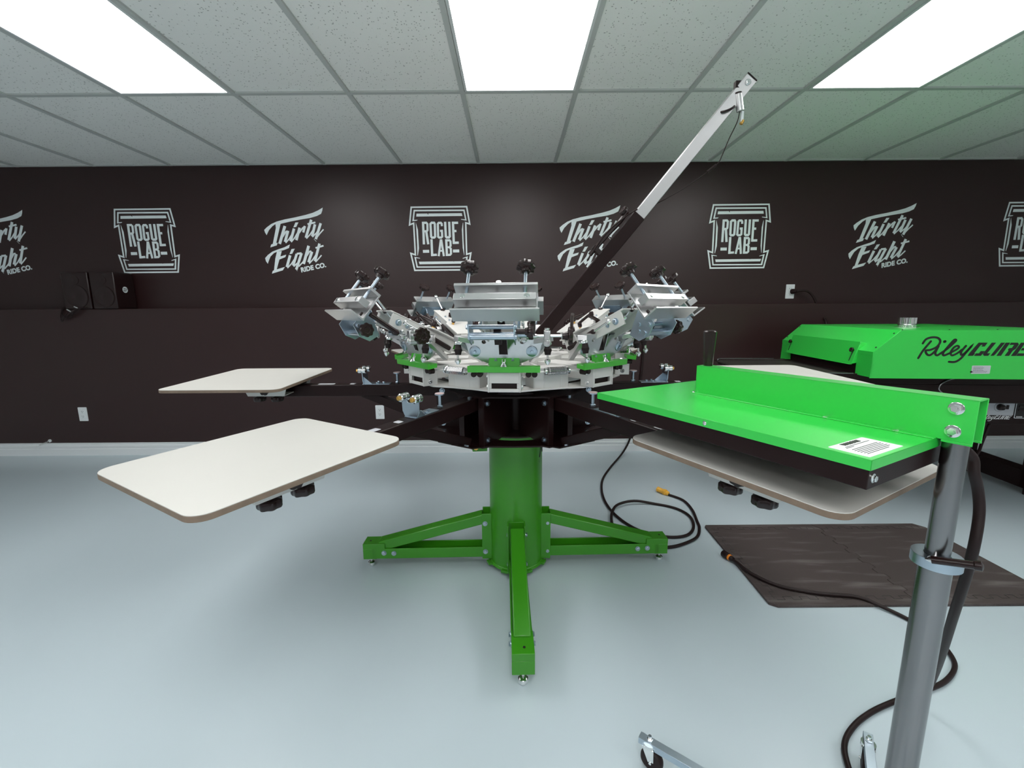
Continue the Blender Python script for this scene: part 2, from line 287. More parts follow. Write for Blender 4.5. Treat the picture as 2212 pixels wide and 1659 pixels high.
# ================================================================== the room
YW, YL, ZC, LEDGE = 3.70, 3.52, 2.315, 1.203
X0, X1, YB = -4.75, 4.95, -3.6
def struct(o): return tag(o, kind='structure')
struct(MB().box((X0-.1, YB-.1, -.1), (X1+.1, YW+.1, 0)).build('floor', 'floor'))
struct(MB().box((X0, YW, 0), (X1, YW+.1, ZC)).build('wall_back', 'wall'))
struct(MB().box((X0, YL, 0), (X1, YW, LEDGE)).build('wall_lower', 'wall', bevel=.004))
struct(MB().box((X0-.1, YB, 0), (X0, YW, ZC)).build('wall_left', 'sidewall'))
struct(MB().box((X1, YB, 0), (X1+.1, YW, ZC)).build('wall_right', 'sidewall'))
struct(MB().box((X0, YB-.1, 0), (X1, YB, ZC)).build('wall_front', 'rearwall'))
cl = MB(); cl.box((X0-.1, YB-.1, ZC+.006), (X1+.1, YW+.1, ZC+.03)); struct(cl.build('ceiling', 'tile'))
g = MB(); GX = .354; DX = .607; YR = [2.556-1.22*k for k in range(0, 6)]
for k in range(-9, 9):
    x = GX+DX*k
    if X0 < x < X1: g.box((x-.012, YB, ZC-.004), (x+.012, YW, ZC+.008))
for y in YR:
    if y > YB: g.box((X0, y-.012, ZC-.0035), (X1, y+.012, ZC+.008))
g.box((X0, YW-.02, ZC-.003), (X1, YW, ZC+.008))
struct(g.build('trim_1', 'tbar'))
bb = MB(); prof = [(0, 0), (.018, 0), (.018, .054), (.011, .058), (.011, .065), (.015, .068), (.015, .083), (.008, .087), (.008, .097), (.010, .099), (.010, .105), (0, .105)]
bb.prism([(YL-a, b) for a, b in prof], X0, X1, Matrix(((0, 0, 1, 0), (1, 0, 0, 0), (0, 1, 0, 0), (0, 0, 0, 1))))
struct(bb.build('baseboard_back', 'white'))
# ceiling lights: the three in view and the rows behind the camera
def ceiling_light(cx, y1, label):
    t = thing('ceiling_light', label, 'ceiling light', (cx, y1-.61, ZC), 0, None)
    f = MB(); a, b = .2915, .596
    for lo, hi in (((-a, -b, -.005), (-a+.012, b, .006)), ((a-.012, -b, -.005), (a, b, .006)), ((-a+.012, -b, -.005), (a-.012, -b+.012, .006)), ((-a+.012, b-.012, -.005), (a-.012, b, .006))): f.box(lo, hi)
    f.build('frame', 'lframe', t)
    MB().box((-a+.012, -b+.012, -.002), (a-.012, b-.012, .004)).build('diffuser', 'lamp', t)
    return t
cxs = [.3625-DX/2-.005+DX*3*k for k in (-1, 0, 1)]
names = ['flat panel ceiling light at the left, above the speakers', 'flat panel ceiling light in the middle, above the printing press', 'flat panel ceiling light at the right, above the conveyor dryer']
for cx, nm in zip(cxs, names): ceiling_light(cx, 2.556, nm)
for r_, row in ((1, 'first row behind the camera'), (2, 'last row by the rear wall')):
    for cx, sd in zip(cxs, ('left', 'middle', 'right')):
        ceiling_light(cx, 2.556-1.22*2*r_, 'flat panel ceiling light at the %s in the %s' % (sd, row))

# ================================================================== wall decals
FW = lambda x, z: frame((x, YW-.0002, z), (1, 0, 0), (0, 0, 1))
def decal_rogue(x, z, where):
    mb = MB(); strokes(mb, ROGUE, Matrix.Identity(4)); o = mb.build('wall_decal', 'decal', smooth=20)
    o.matrix_world = FW(x, z); return tag(o, 'white shield decal with block capitals, '+where, 'wall decal', None)
def decal_thirty(x, z, where):
    mb = MB(); strokes(mb, THIRTY, Matrix.Identity(4)); o = mb.build('wall_decal', 'decal', smooth=20); o.matrix_world = FW(x, z)
    a = math.atan2(.040, .201)
    text('small_lettering', 'RIDE CO.', 'decal', o, .050, Matrix.Translation((.252, -.506, 0)) @ Matrix.Rotation(a, 4, 'Z'), bold=.0024, shear=.08, space=1.04)
    return tag(o, 'white script lettering decal, '+where, 'wall decal', None)
for x, s in ((-3.185, 'leftmost, above the two speakers'), (-.8034, 'second from the left, near the front print head'), (1.623, 'third from the left, above the plugged outlet'), (4.0, 'cut off by the right edge')):
    decal_rogue(x, 1.9945, s)
for x, s in ((-4.388, 'cut off by the left edge'), (-1.9769, 'between the two shields at the left'), (.412, 'crossed by the slanting boom'), (2.79, 'above the conveyor dryer')):
    decal_thirty(x, 1.9945, s)

# ================================================================== outlets, door stop, speakers
def outlet(x, y, z, label, name='wall_outlet'):
    t = thing(name, label, 'outlet', (x, y, z))
    p = MB(); p.prism(rrect(-.035, -.0575, .035, .0575, .004), 0, .005, frame((0, 0, 0), (1, 0, 0), (0, 0, 1))); p.build('cover_plate', 'white', t, bevel=.0012)
    for s in (-1, 1):
        q = MB(); q.prism(rrect(-.0165, -.014, .0165, .014, .008), 0, .007, frame((0, 0, s*.0195), (1, 0, 0), (0, 0, 1)))
        c = q.build('receptacle', 'white', t)
        h = MB()
        for dx in (-.0065, .0065): h.box((dx-.001, -.0074, s*.0195), (dx+.001, -.0069, s*.0195+.009))
        h.cyl((0, -.0069, s*.0195-.006), (0, -.0074, s*.0195-.006), .0026, 10); h.build('slot', 'ink', c)
    return t
outlet(-3.536, YL, .350, 'white duplex wall outlet at the far left, low on the dark wall')
outlet(-1.090, YL, .348, 'white duplex wall outlet between the two left platen arms')
o3 = outlet(2.308, YW, 1.303, 'white upper wall outlet with a black plug in it')
pc = thing('power_cable', 'black plug and cord hanging from the upper wall outlet behind the dryer', 'cord', (2.318, YW-.006, 1.303))
MB().lathe([(.012, 0), (.021, .004), (.021, .022), (.015, .034), (.010, .05)], (0, 0, 0), (.35, -1, 0), 16).build('plug', 'rubber', pc)
MB().tube([(.016, -.045, 0), (.07, -.06, .004), (.115, -.07, -.02), (.155, -.08, -.085), (.175, -.09, -.17), (.17, -.20, -.24), (.165, -.215, -.36), (.18, -.21, -.6), (.30, -.22, -.9)], .0085).build('cord', 'rubber', pc)
ds = thing('door_stop', 'small pale spring door stop just above the baseboard at the far left', 'door stop', (-3.85, YL, .125))
MB().cyl((0, 0, 0), (0, -.008, 0), .012).build('base', 'white', ds)
hp = [(.005*math.cos(k*.9)-.0004*k, -.008-.0009*k, .005*math.sin(k*.9)-.0003*k) for k in range(70)]
MB().tube(hp, .0011, 5, 1).build('spring', 'chrome', ds)
MB().cyl((-.028, -.07, -.021), (-.032, -.082, -.024), .007, 12).build('rubber_tip', 'white', ds)

def speaker(x0, x1, label):
    w_ = (x1-x0)/2; t = thing('speaker', label, 'speaker', ((x0+x1)/2, YW-.012, LEDGE)); D = .185; H = .285
    MB().box((-w_, -D, 0), (w_, 0, H)).build('cabinet', 'plastic', t, bevel=.008)
    MB().lathe([(w_*.84, 0), (w_*.86, .003), (w_*.80, .004), (w_*.76, .002), (w_*.3, .001), (w_*.2, .003), (0.001, .005)], (0, -D, .095), (0, -1, 0), 32).build('woofer', 'plastic', t)
    MB().lathe([(.034, 0), (.035, .002), (.028, .002), (.011, .001), (.001, .003)], (0, -D, .222), (0, -1, 0), 24).build('tweeter', 'plastic', t)
    b = MB()
    for k in (-1, 0, 1): b.cyl((k*.012, -D, .270), (k*.012, -D-.003, .270), .0022, 8)
    b.build('indicator', 'rubber', t)
    return t, w_, D
speaker(-3.515, -3.305, 'black bookshelf speaker on the ledge, left of the pair, beside coiled wires')
s2, w_, D = speaker(-3.292, -3.10, 'black bookshelf speaker on the ledge, right of the pair, with a round sticker')
st = MB(); st.lathe([(.024, 0), (.024, .001)], (w_, -.095, .15), (1, 0, 0), 28); ss = st.build('round_sticker', 'decal', s2)
F = frame((w_+.0012, -.115, .152), (0, 1, 0), (0, 0, 1))
text('sticker_lettering', 'Thirty', 'ink', ss, .016, F, bold=.0004, shear=.2); F2 = F.copy(); F2.translation = (w_+.0012, -.115, .138); text('sticker_lettering', 'Eight', 'ink', ss, .016, F2, bold=.0004, shear=.2)
wc = thing('speaker_wires', 'tangle of thin black wires and silver plugs draped over the ledge', 'wires', (-3.50, YL-.055, LEDGE-.008))
for k in range(6):
    pts = [(-.040-.005*k, .16, .012), (-.038-.005*k, .05, .014), (-.05+random.random()*.03, .012, -.03-.012*k), (.02+random.random()*.05, .012, -.06+.010*k), (.08+.012*k, .006, .004+.003*k), (.12, .010, .016)]
    MB().tube([(x, y+.012, max(z, -.09)) for x, y, z in pts], .0028, 6).build('wire', 'rubber', wc)
MB().cyl((.03, .006, .004), (.065, .0, -.014), .006, 10).build('plug', 'chrome', wc)
MB().cyl((.085, .010, .026), (.115, .008, .014), .005, 10).build('plug', 'chrome', wc)
# ================================================================== the printing press
HX, HY = .014, 1.89
PR = thing('screen_printing_press', 'large carousel screen printing press on a green column with pale platens around it', 'printing press', (HX, HY, 0))
ax3 = lambda th: Vector((math.sin(R(th)), -math.cos(R(th)), 0))
def place(o, th, tilt=0):
    """turn a part whose local +x points outward to azimuth th (0 faces the camera side); tilt is the machine's slight lean"""
    T = Matrix.Rotation(R(th-90), 4, 'Z')
    if tilt: T = Matrix.Translation((0, 0, .86)) @ Matrix.Rotation(tilt, 4, 'X') @ Matrix.Translation((0, 0, -.86)) @ T
    o.matrix_local = T; return o
LEAN = .024
# column
c = MB(); c.lathe([(.1195, .035), (.1195, .645)], n=48)
for k in range(8):
    t = R(22.5+45*k); p = Vector((math.cos(t), math.sin(t), 0)); c.bar(p*.112+Vector((0, 0, .032)), p*.142+Vector((0, 0, .032)), .035, .010)
c.lathe([(.122, .028), (.13, .03), (.122, .040)], n=48)
for k in range(4):
    T = Matrix.Rotation(R(90*k), 4, 'Z')
    for s in (-1, 1): c.box((.112, s*.036-.003, .042), (.156, s*.036+.003, .262), T)
    c.box((.116, -.036, .042), (.12, .036, .262), T)
col = c.build('column', 'pgreen', PR, bevel=.0015)
cc = MB(); cc.lathe([(.1215, .0), (.136, .0), (.136, .018), (.1215, .018)], (0, 0, .640), n=48)
cc.bar((-.125, -.1, .600), (-.185, -.115, .603), .05, .03); cc.build('column_collar', 'pgreen', PR, bevel=.002)
cb = MB(); cb.hexa((-.166, -.135, .604), (0, -1, 0), .010, .008); cb.build('collar_bolt', 'brass', PR)
# lettering wrapped on the column
lm = MB(); strokes(lm, RILEY[:7], Matrix.Identity(4), sc=.00085)
lm.use('ink')
for y in (-.028, -.036): lm.prism([(-.005, y), (.17, y), (.17, y+.0035), (-.005, y+.0035)], 0, .0008)
v2 = []
for v in lm.v:
    a = R(60)+v.x/.1197; v2.append(Vector((math.sin(a)*(.1198+v.z), -math.cos(a)*(.1198+v.z), .550+v.y)))
lm.v = v2; lm.m = [0]*len(lm.f); lm.mats = ['ink']; lm.build('column_lettering', 'ink', PR, smooth=20)
# floor legs
def base_leg():
    b = MB()
    b.box((.60, -.036, .098), (.700, .036, .124)); b.box((.64, -.036, .05), (.700, .036, .098))
    for s in (-1, 1): b.box((.135, s*.033-.003, .052), (.66, s*.033+.003, .100))
    b.box((.135, -.033, .050), (.66, .033, .053))
    P = b.build('base_leg', 'pgreen', None, bevel=.002)
    t = MB(); t.bar((.150, 0, .232), (.625, 0, .107), .058, .046); t.build('brace_tube', 'pgreen', P, bevel=.004)
    for s in (-1, 1):
        for x, z in ((.142, .215), (.142, .078), (.560, .078), (.605, .080)):
            MB().bolt((x, s*.036, z), (0, s, 0), .0085).build('bolt', 'zinc', P)
    f = MB(); f.cyl((.675, 0, .05), (.675, 0, .022), .005, 12); f.hexa((.675, 0, .040), (0, 0, 1), .010, .008); f.lathe([(.004, 0), (.013, .001), (.018, .008), (.016, .018), (.008, .024)], (.675, 0, 0), n=24)
    f.build('leveling_foot', 'chrome', P)
    h = MB(); h.cyl((.672, .004, .1235), (.672, .004, .1250), .0045, 12); h.build('bolt_hole', 'ink', P)
    return P
L0 = base_leg()
for k in range(4):
    o = L0 if k == 0 else dup(L0); o.parent = PR; place(o, 90*k+1.2)
# rotary hub
def hub_outline(ra, rg, wd, slots=6, off=30):
    pts = []
    for k in range(slots):
        th = off-90+60*k
        for a, rr, tt in ((0, ra, -wd), (0, ra, wd)):
            d = Vector((math.cos(R(th)), math.sin(R(th)))); n = Vector((-d.y, d.x)); p = d*rr+n*tt; pts.append((p.x, p.y))
        for u in (.2, .35, .5, .65, .8):
            th2 = th+60*u; s = math.sin(math.pi*(u-.2)/.6) if .2 <= u <= .8 else 0
            rr = rg+(1-s)*(ra-rg)*.45; pts.append((rr*math.cos(R(th2)), rr*math.sin(R(th2))))
    return pts
def slot(th, r0_, r1_, hw, n=7):
    out = []
    for k in range(n): t = R(th-hw+2*hw*k/(n-1)); out.append((r1_*math.cos(t), r1_*math.sin(t)))
    for k in range(n): t = R(th+hw-2*hw*k/(n-1)); out.append((r0_*math.cos(t), r0_*math.sin(t)))
    return out
hb = MB()
hb.prism(hub_outline(.345, .318, .056), .857, .863, holes=[slot(-90+60*k, .255, .29, 15) for k in range(6)])
hb.prism(hub_outline(.345, .318, .056), .668, .674, holes=[slot(-90+60*k, .205, .25, 17) for k in range(6)])
hb.lathe([(.105, .66), (.105, .895)], n=40)
for k in range(6):
    T = Matrix.Rotation(R(30-90+60*k), 4, 'Z')
    for s in (-1, 1):
        hb.box((.13, s*.055-.0025, .674), (.335, s*.055+.0025, .857), T)
        hb.box((.333, min(s*.055, s*.033), .674), (.337, max(s*.055, s*.033), .857), T)
    hb.bar((.325, 0, .669), (.40, 0, .684), .10, .005, M=T); hb.bar((.39, 0, .681), (.480, 0, .719), .09, .004, M=T)
hub = hb.build('rotary_hub', 'blackm', PR, bevel=.001); place(hub, 90, LEAN)
fns = []
for k in range(6):
    T = Matrix.Rotation(R(30-90+60*k), 4, 'Z')
    for s in (-1, 1):
        for z in (.835, .692): fns.append(lambda m, s=s, z=z, T=T: m.bolt((.312, s*.0575, z), (0, s, 0), .0085, T))
        fns.append(lambda m, s=s, T=T: m.hexa((.42, s*.034, .696), (-.38, 0, 1), .009, .006, T))
each('bolt', 'zinc', hub, fns)
# platen arms with registration gates
def platen_arm():
    a = MB(); a.box((.22, -.026, .806), (1.13, .026, .856)); A = a.build('platen_arm', 'blackm', None, bevel=.003)
    s = MB(); s.bar((.665, 0, .818), (.37, 0, .692), .04, .036); s.build('brace', 'blackm', A, bevel=.002)
    g = MB(); g.box((.545, -.022, .856), (.662, .022, .859))
    F = Matrix.Translation((.655, 0, .857)) @ frame((0, 0, 0), (0, 1, 0), (0, 0, 1))
    g.prism([(-.024, 0), (.024, 0), (.034, .018), (.036, .062), (.020, .062), (.010, .046), (-.010, .046), (-.020, .062), (-.036, .062), (-.034, .018)], -.0015, .0015, F)
    F2 = Matrix.Translation((0, 0, 0)) @ frame((.655, .0235, .857), (-1, 0, 0), (0, 0, 1)); g.prism([(0, 0), (.04, 0), (0, .035)], -.001, .001, F2)
    G = g.build('registration_gate', 'zinc', A, bevel=.0005)
    for y in (-.027, .027):
        r = MB(); r.lathe([(.008, -.016), (.013, -.014), (.013, -.004), (.010, -.003), (.010, .003), (.013, .004), (.013, .016), (.010, .019)], (.655, y, .919), (1, 0, 0), 20)
        r.use('brass') if 0 else None
        ro = r.build('roller', 'chrome', G)
    each('brass_screw', 'brass', G, [lambda m, y=y: m.hexa((.674, y, .919), (1, 0, 0), .0075, .007) for y in (-.027, .027)])
    each('nut', 'zinc', G, [lambda m, x=x, y=y: m.hexa((x, y, .859), (0, 0, 1), .006, .006) for x, y in ((.60, -.012), (.60, .012), (.575, 0))])
    t = MB(); t.hexa((.515, 0, .856), (0, 0, 1), .010, .010); t.cyl((.515, 0, .862), (.515, 0, .905), .0055, 14); t.lathe([(.008, 0), (.016, .003), (.0165, .006)], (.515, 0, .899), n=22)
    T_ = t.build('stop_bolt', 'zinc', A); MB().cyl((.515, 0, .905), (.515, 0, .907), .0155, 22).build('pad', 'pink', T_)
    each('scale_sticker', 'silver', A, [lambda m, a=a, b=b: m.prism(rrect(a, -.012, b, .012, .003), .856, .8566) for a, b in ((.70, .722), (.79, .86))])
    MB().box((.36, .01, .856), (.37, .02, .866)).build('set_screw', 'zinc', A)
    return A
A0 = platen_arm()
for k in range(6):
    o = A0 if k == 0 else dup(A0); o.parent = PR; place(o, 30+60*k, LEAN)
# platens
def platen(wd, rin, rout, rc, bev):
    m = MB(); m.use('ply').prism(rrect(rin, -wd/2, rout, wd/2, .034, 8), .8735, .884); m.use('board').prism(rrect(rin+.0004, -wd/2+.0004, rout-.0004, wd/2-.0004, .034, 8), .884, .8858)
    P = m.build('platen', None, None, bevel=.0009)
    b = MB(); z0, z1 = .826, .8735
    for s in (-1, 1):
        F = frame((0, s*.110, 0), (1, 0, 0), (0, 0, 1)) 
        b.prism([(rc-.095, z1), (rc-.080, z0), (rc+.072, z0), (rc+.095, z1)], -.0015, .0015, F)
        b.box((rc-.095, min(s*.110, s*.150), z1-.003), (rc+.095, max(s*.110, s*.150), z1))
    b.box((rc-.080, -.110, z0), (rc+.072, .110, z0+.003))
    B = b.build('mounting_bracket', 'zinc' if 0 else 'castw', P)
    for dx in (-.04, .035):
        for s in (-1, 1):
            k = MB(); knob(k, (rc+dx, s*.092, z0-.006), (0, 0, -1), .0235, .018, 7); k.build('knob', 'plastic', B)
    k = MB(); knob(k, (rc-.005, .118, z0+.026), (0, 1, 0), .019, .012, 7); k.build('knob', 'plastic', B)
    k = MB(); knob(k, (rc-.005, -.118, z0+.026), (0, -1, 0), .019, .012, 7); k.build('knob', 'plastic', B)
    MB().box((rc-.11, -.03, .857), (rc+.11, .03, .8735)).build('rubber_pad', 'rubber', B)
    return P
PN = platen(.400, .884, 1.345, 1.13, 0); PS = platen(.53, .90, 1.372, 1.04, 0)
for th, src in ((-30, PN), (30, PN), (150, PN), (-150, PN), (90, PS), (-90, PS)):
    o = src if src.parent is None else dup(src); o.parent = PR; place(o, th+(-.4), LEAN)
# head carousel (white casting)
PH = -4.8
def oct_loop(r_head, r_gap, half=.055, rev=False):
    pts = []
    for k in range(8):
        th = 45*k
        d = Vector((math.cos(R(th)), math.sin(R(th)))); n = Vector((-d.y, d.x))
        for t in (-half, half): p = d*r_head+n*t; pts.append((p.x, p.y))
        for u in (-5, 0, 5): a = R(th+22.5+u); pts.append((r_gap*math.cos(a), r_gap*math.sin(a)))
    return pts
cw = MB()
cw.prism(oct_loop(.440, .420), .896, .902, holes=[circ(0, 0, .355, 48)])
cw.prism(circ(0, 0, .315, 48), .898, .955, holes=[circ(0, 0, .308, 48)])
cw.prism(circ(0, 0, .20, 48), .93, .985, holes=[circ(0, 0, .03, 16)])
cw.prism(circ(0, 0, .335, 48), .925, .931, holes=[circ(0, 0, .19, 48)])
for k in range(8):
    T2 = Matrix.Rotation(R(45*k+22.5), 4, 'Z')
    # wall segment and top flange between two heads
    cw.bar((.402, -.062, .936), (.410, -.030, .936), .006, .070, M=T2); cw.bar((.410, -.031, .936), (.410, .031, .936), .006, .070, M=T2); cw.bar((.410, .030, .936), (.402, .062, .936), .006, .070, M=T2)
    cw.prism([(.345, -.070), (.402, -.066), (.415, -.033), (.415, .033), (.402, .066), (.345, .070)], .968, .973, T2)
    for s in (-1, 1): cw.bar((.33, s*.068, .936), (.404, s*.063, .936), .005, .070, M=T2)
for k in range(8):
    T = Matrix.Rotation(R(45*k), 4, 'Z'); T2 = Matrix.Rotation(R(45*k+22.5), 4, 'Z')
    for s in (-1, 1): cw.box((.15, s*.045-.003, .925), (.42, s*.045+.003, .971), T)
    cw.box((.20, -.045, .966), (.36, .045, .971), T)
    cw.box((.19, -.003, .905), (.405, .003, .964), T2)
    pass
    for s in (-1, 1): cw.box((.42, s*.052-.003, .902), (.478, s*.052+.003, .992), T)
    cw.box((.470, -.050, .902), (.475, .050, .914), T); cw.box((.470, -.050, .932), (.475, .050, .968), T)
    cw.box((.470, -.050, .914), (.475, -.042, .932), T); cw.box((.470, .042, .914), (.475, .050, .932), T)
cwo = cw.build('head_carousel', 'castw', PR, bevel=.0015); place(cwo, 90+PH)
fns = []
for k in range(8):
    T = Matrix.Rotation(R(45*k), 4, 'Z')
    for s in (-1, 1):
        for z in (.918, .952): fns.append(lambda m, s=s, z=z, T=T: m.bolt((.450, s*.055, z), (0, s, 0), .0065, T))
each('bolt', 'chrome', cwo, fns)
each('bracket_shade_block', 'rubber', cwo, [lambda m, k=k: m.box((.450, -.046, .908), (.462, .046, .938), Matrix.Rotation(R(45*k), 4, 'Z')) for k in range(8)])  # black blocks behind the bracket slots stand in for the dark inside
# springs between the heads
def gap_spring():
    s = MB(); n = 13; pts = [(.452+.0125*math.cos(k*math.pi/4), -.036+.072*k/(8*n), .966+.0125*math.sin(k*math.pi/4)) for k in range(8*n+1)]
    s.tube(pts, .0024, 6, 1); S = s.build('tension_spring', 'spring', None)
    each('pull_rod', 'castw', S, [lambda m, s=s: m.cyl((.452, s*.034, .966), (.452, s*.115, .962), .003, 8) for s in (-1, 1)])
    each('end_cap', 'chrome', S, [lambda m, y=y: m.lathe([(.006, -.005), (.012, -.003), (.012, .003), (.006, .005)], (.452, y, .966), (0, 1, 0), 14) for y in (-.042, .042)])
    return S
S0 = gap_spring()
for k in range(8):
    o = S0 if k == 0 else dup(S0); o.parent = PR; place(o, 22.5+45*k+PH)

# ------------------------------------------------------------------ print head (local x outward, y along the clamp, z up)
def print_head():
    # main plate, leaning outward
    a = R(18); F = frame((.452, 0, .996), (0, 1, 0), (math.sin(a), 0, math.cos(a)))
    m = MB()
    outl = [(-.050, 0), (.050, 0), (.085, .016), (.112, .030), (.122, .058), (.132, .080), (.150, .098), (-.160, .098), (-.142, .080), (-.122, .058), (-.112, .030), (-.085, .016)]
    m.prism(outl, -.006, .006, F, holes=[circ(-.064, .078, .0065), circ(.060, .078, .0065), [(-.016, .034), (.012, .034), (.010, .096), (-.016, .096)], circ(0, .012, .008)])
    H = m.build('print_head', 'alu', None, bevel=.001)
    # arm box going up and outward
    al = R(25); A = Matrix.Translation((.36, 0, 1.006)) @ Matrix.Rotation(-al, 4, 'Y')
    b = MB(); b.box((.0, -.052, .006), (.265, -.046, .055), A); b.box((.0, .046, .006), (.265, .052, .055), A); b.box((0, -.052, .050), (.275, .052, .056), A)
    b.prism([(.0, -.075), (.11, -.075), (.13, -.052), (.13, .052), (.11, .075), (0, .075)], .056, .061, A)
    b.build('head_arm', 'castw', H, bevel=.0012)
    MB().box((.452, -.016, 1.025), (.462, .014, 1.092)).build('slot_shade_block', 'rubber', H)  # black fill behind the plate's slot, standing in for the shade seen through it
    FN = F.to_3x3() @ Vector((0, 0, 1))
    each('washer', 'zinc', H, [lambda m, y=y: m.lathe([(.0185, 0), (.0185, .003), (.017, .004)], F @ Vector((y, .046, .006)), FN, 28) for y in (-.095, .091)])
    each('bolt', 'zinc', H, [lambda m, y=y, z=z: m.bolt(F @ Vector((y, z, .006+(.004 if z > .03 else 0))), FN, .0055) for y, z in ((-.095, .046), (.091, .046), (-.028, .014), (.028, .014))])
    ft = MB(); ft.cyl((.478, -.0045, 1.012), (.484, -.0045, .996), .002, 8); ft.cyl((.478, .0045, 1.012), (.484, .0045, .996), .002, 8); ft.lathe([(.0135, 0), (.0125, .002), (.006, .012), (.0055, .016)], (.486, 0, .988), (-.15, 0, 1), 24); ft.build('magnet_foot', 'chrome', H)
    # clamp frame: origin at the corner of the L-shaped angle, 39 degrees
    c39 = R(39); K = Matrix.Translation((.708, 0, 1.147)) @ Matrix.Rotation(-c39, 4, 'Y')
    sec = lambda mb, poly, y0, y1: mb.prism([(-z, x) for x, z in poly][::-1] if 0 else [(x, z) for x, z in poly], y0, y1, K @ Matrix(((1, 0, 0, 0), (0, 0, -1, 0), (0, 1, 0, 0), (0, 0, 0, 1))))
    q = MB(); HW = .1145
    sec(q, [(-.005, -.004), (.0, -.004), (.0, .087), (.036, .087), (.036, .095), (-.005, .095)], -HW, HW)
    sec(q, [(-.005, -.0050), (.046, -.0050), (.046, 0), (-.005, 0)], -HW-.006, HW)
    CL = q.build('screen_clamp', 'alu', H, bevel=.0007)
    p = MB(); sec(p, [(.008, .034), (.040, .034), (.040, .056), (.008, .056)], -HW+.004, HW-.004); p.build('pressure_bar', 'alu', CL, bevel=.001)
    for y in (-.080, .080):
        n = MB(); knob(n, K @ Vector((.022, y, .156)), K.to_3x3() @ Vector((0, 0, 1)), .0255, .015, 8); kk = n.build('clamp_knob', 'plastic', H)
        MB().cyl(K @ Vector((.022, y, .055)), K @ Vector((.022, y, .146)), .0048, 14).build('stem', 'zinc', kk)
    KX = K.to_3x3() @ Vector((1, 0, 0))
    each('bar_screw', 'chrome', H, [lambda m, y=y: m.lathe([(.0080, 0), (.0080, .001), (.0055, .0012), (.0055, .003)], K @ Vector((.0400, y, .045)), KX, 16) for y in (-.086, .086)])
    each('dark_plug', 'rubber', H, [lambda m, y=y, z=z, r=r: m.lathe([(r, 0), (r, .003)], K @ Vector((0, y, z)), KX, 16) for y, z, r in ((-.080, .018, .0065), (.080, .018, .0065), (0, .075, .0045))])
    # blue zinc tilting bracket
    zb = MB()
    for y in (-.072, .052):
        zb.prism([(-.080, -.030), (-.045, -.038), (-.006, -.020), (-.006, .052), (-.020, .052), (-.095, .005)], -.0016, .0016, K @ frame((0, y, 0), (1, 0, 0), (0, 0, 1)))
    sec(zb, [(-.0085, .004), (-.0055, .004), (-.0055, .060), (-.0085, .060)], -.072, .052)
    zb.build('tilt_bracket', 'zinc', H, bevel=.0006)
    each('hinge_rod', 'zinc', H, [lambda m, x=x, z=z, r=r: m.cyl(K @ Vector((x, -.078, z)), K @ Vector((x, .058, z)), r, 16) for x, z, r in ((-.050, .010, .0065), (-.062, -.006, .0055), (-.052, -.022, .0085))])
    each('bolt', 'zinc', H, [lambda m, y=y: m.bolt(K @ Vector((-.020, y, -.012)), (0, 1 if y > 0 else -1, 0), .0065) for y in (-.0736, .0536)])
    kb = MB(); kb.cyl((.690, .056, 1.112), (.690, .088, 1.112), .0075, 14); knob(kb, (.690, .090, 1.112), (0, 1, 0), .0215, .013, 8); kb.build('tilt_knob', 'plastic', H)
    MB().bar((.625, .0, 1.075), (.655, .0, 1.125), .020, .016).build('pivot_block', 'rubber', H)
    # off-contact rod with black thumb nuts behind the clamp
    e0 = Vector((.545, 0, 1.128)); e1 = K @ Vector((.004, .004, .118))
    e = MB(); e.cyl(e0, e1, .004, 12); d = (e1-e0).normalized(); e.lathe([(.006, 0), (.0095, .002), (.0095, .012), (.007, .016)], e1-d*.008, d, 16); e.lathe([(.007, 0), (.009, .003), (.009, .014), (.006, .018)], e0+d*.010, d, 14)
    E = e.build('off_contact_rod', 'chrome', H)
    n = MB()
    for s in (.055, .004): n.lathe([(.006, -.006), (.0115, -.004), (.0115, .004), (.006, .006)], e0+d*s+Vector((0, 0, .0)), d, 32, None, 8, .06)
    n.build('thumb_nut', 'plastic', E)
    # side registration screw with the large black knob
    g = MB(); y0 = .06
    g.cyl((.560, .062, 1.092), (.560, .205, 1.092), .0042, 12); g.cyl((.560, .075, 1.092), (.560, .108, 1.092), .0065, 14); g.hexa((.560, .183, 1.092), (0, 1, 0), .009, .012)
    g.lathe([(.006, -.008), (.0095, -.004), (.0095, .004), (.006, .008)], (.556, .070, 1.085), (0, 0, 1), 12); g.bolt((.556, .066, 1.100), (0, 0, 1), .006)
    g.bolt((.545, .070, 1.078), (1, 0, .2), .0065)
    G = g.build('side_adjuster', 'chrome', H)
    g = MB(); g.box((.545, .130, 1.068), (.572, .150, 1.108)); g.cyl((.545, .140, 1.072), (.574, .140, 1.072), .012, 16); g.build('adjuster_block', 'alu', G, bevel=.003)
    
    each('bolt', 'chrome', H, [lambda m: m.bolt((.574, .140, 1.074), (1, 0, 0), .006), lambda m: m.bolt((.560, .140, 1.108), (0, 0, 1), .008)])
    g = MB(); knob(g, (.560, .203, 1.092), (0, 1, 0), .0265, .013, 10); g.cyl((.560, .185, 1.092), (.560, .203, 1.092), .011, 14); g.build('adjusting_knob', 'plastic', G)
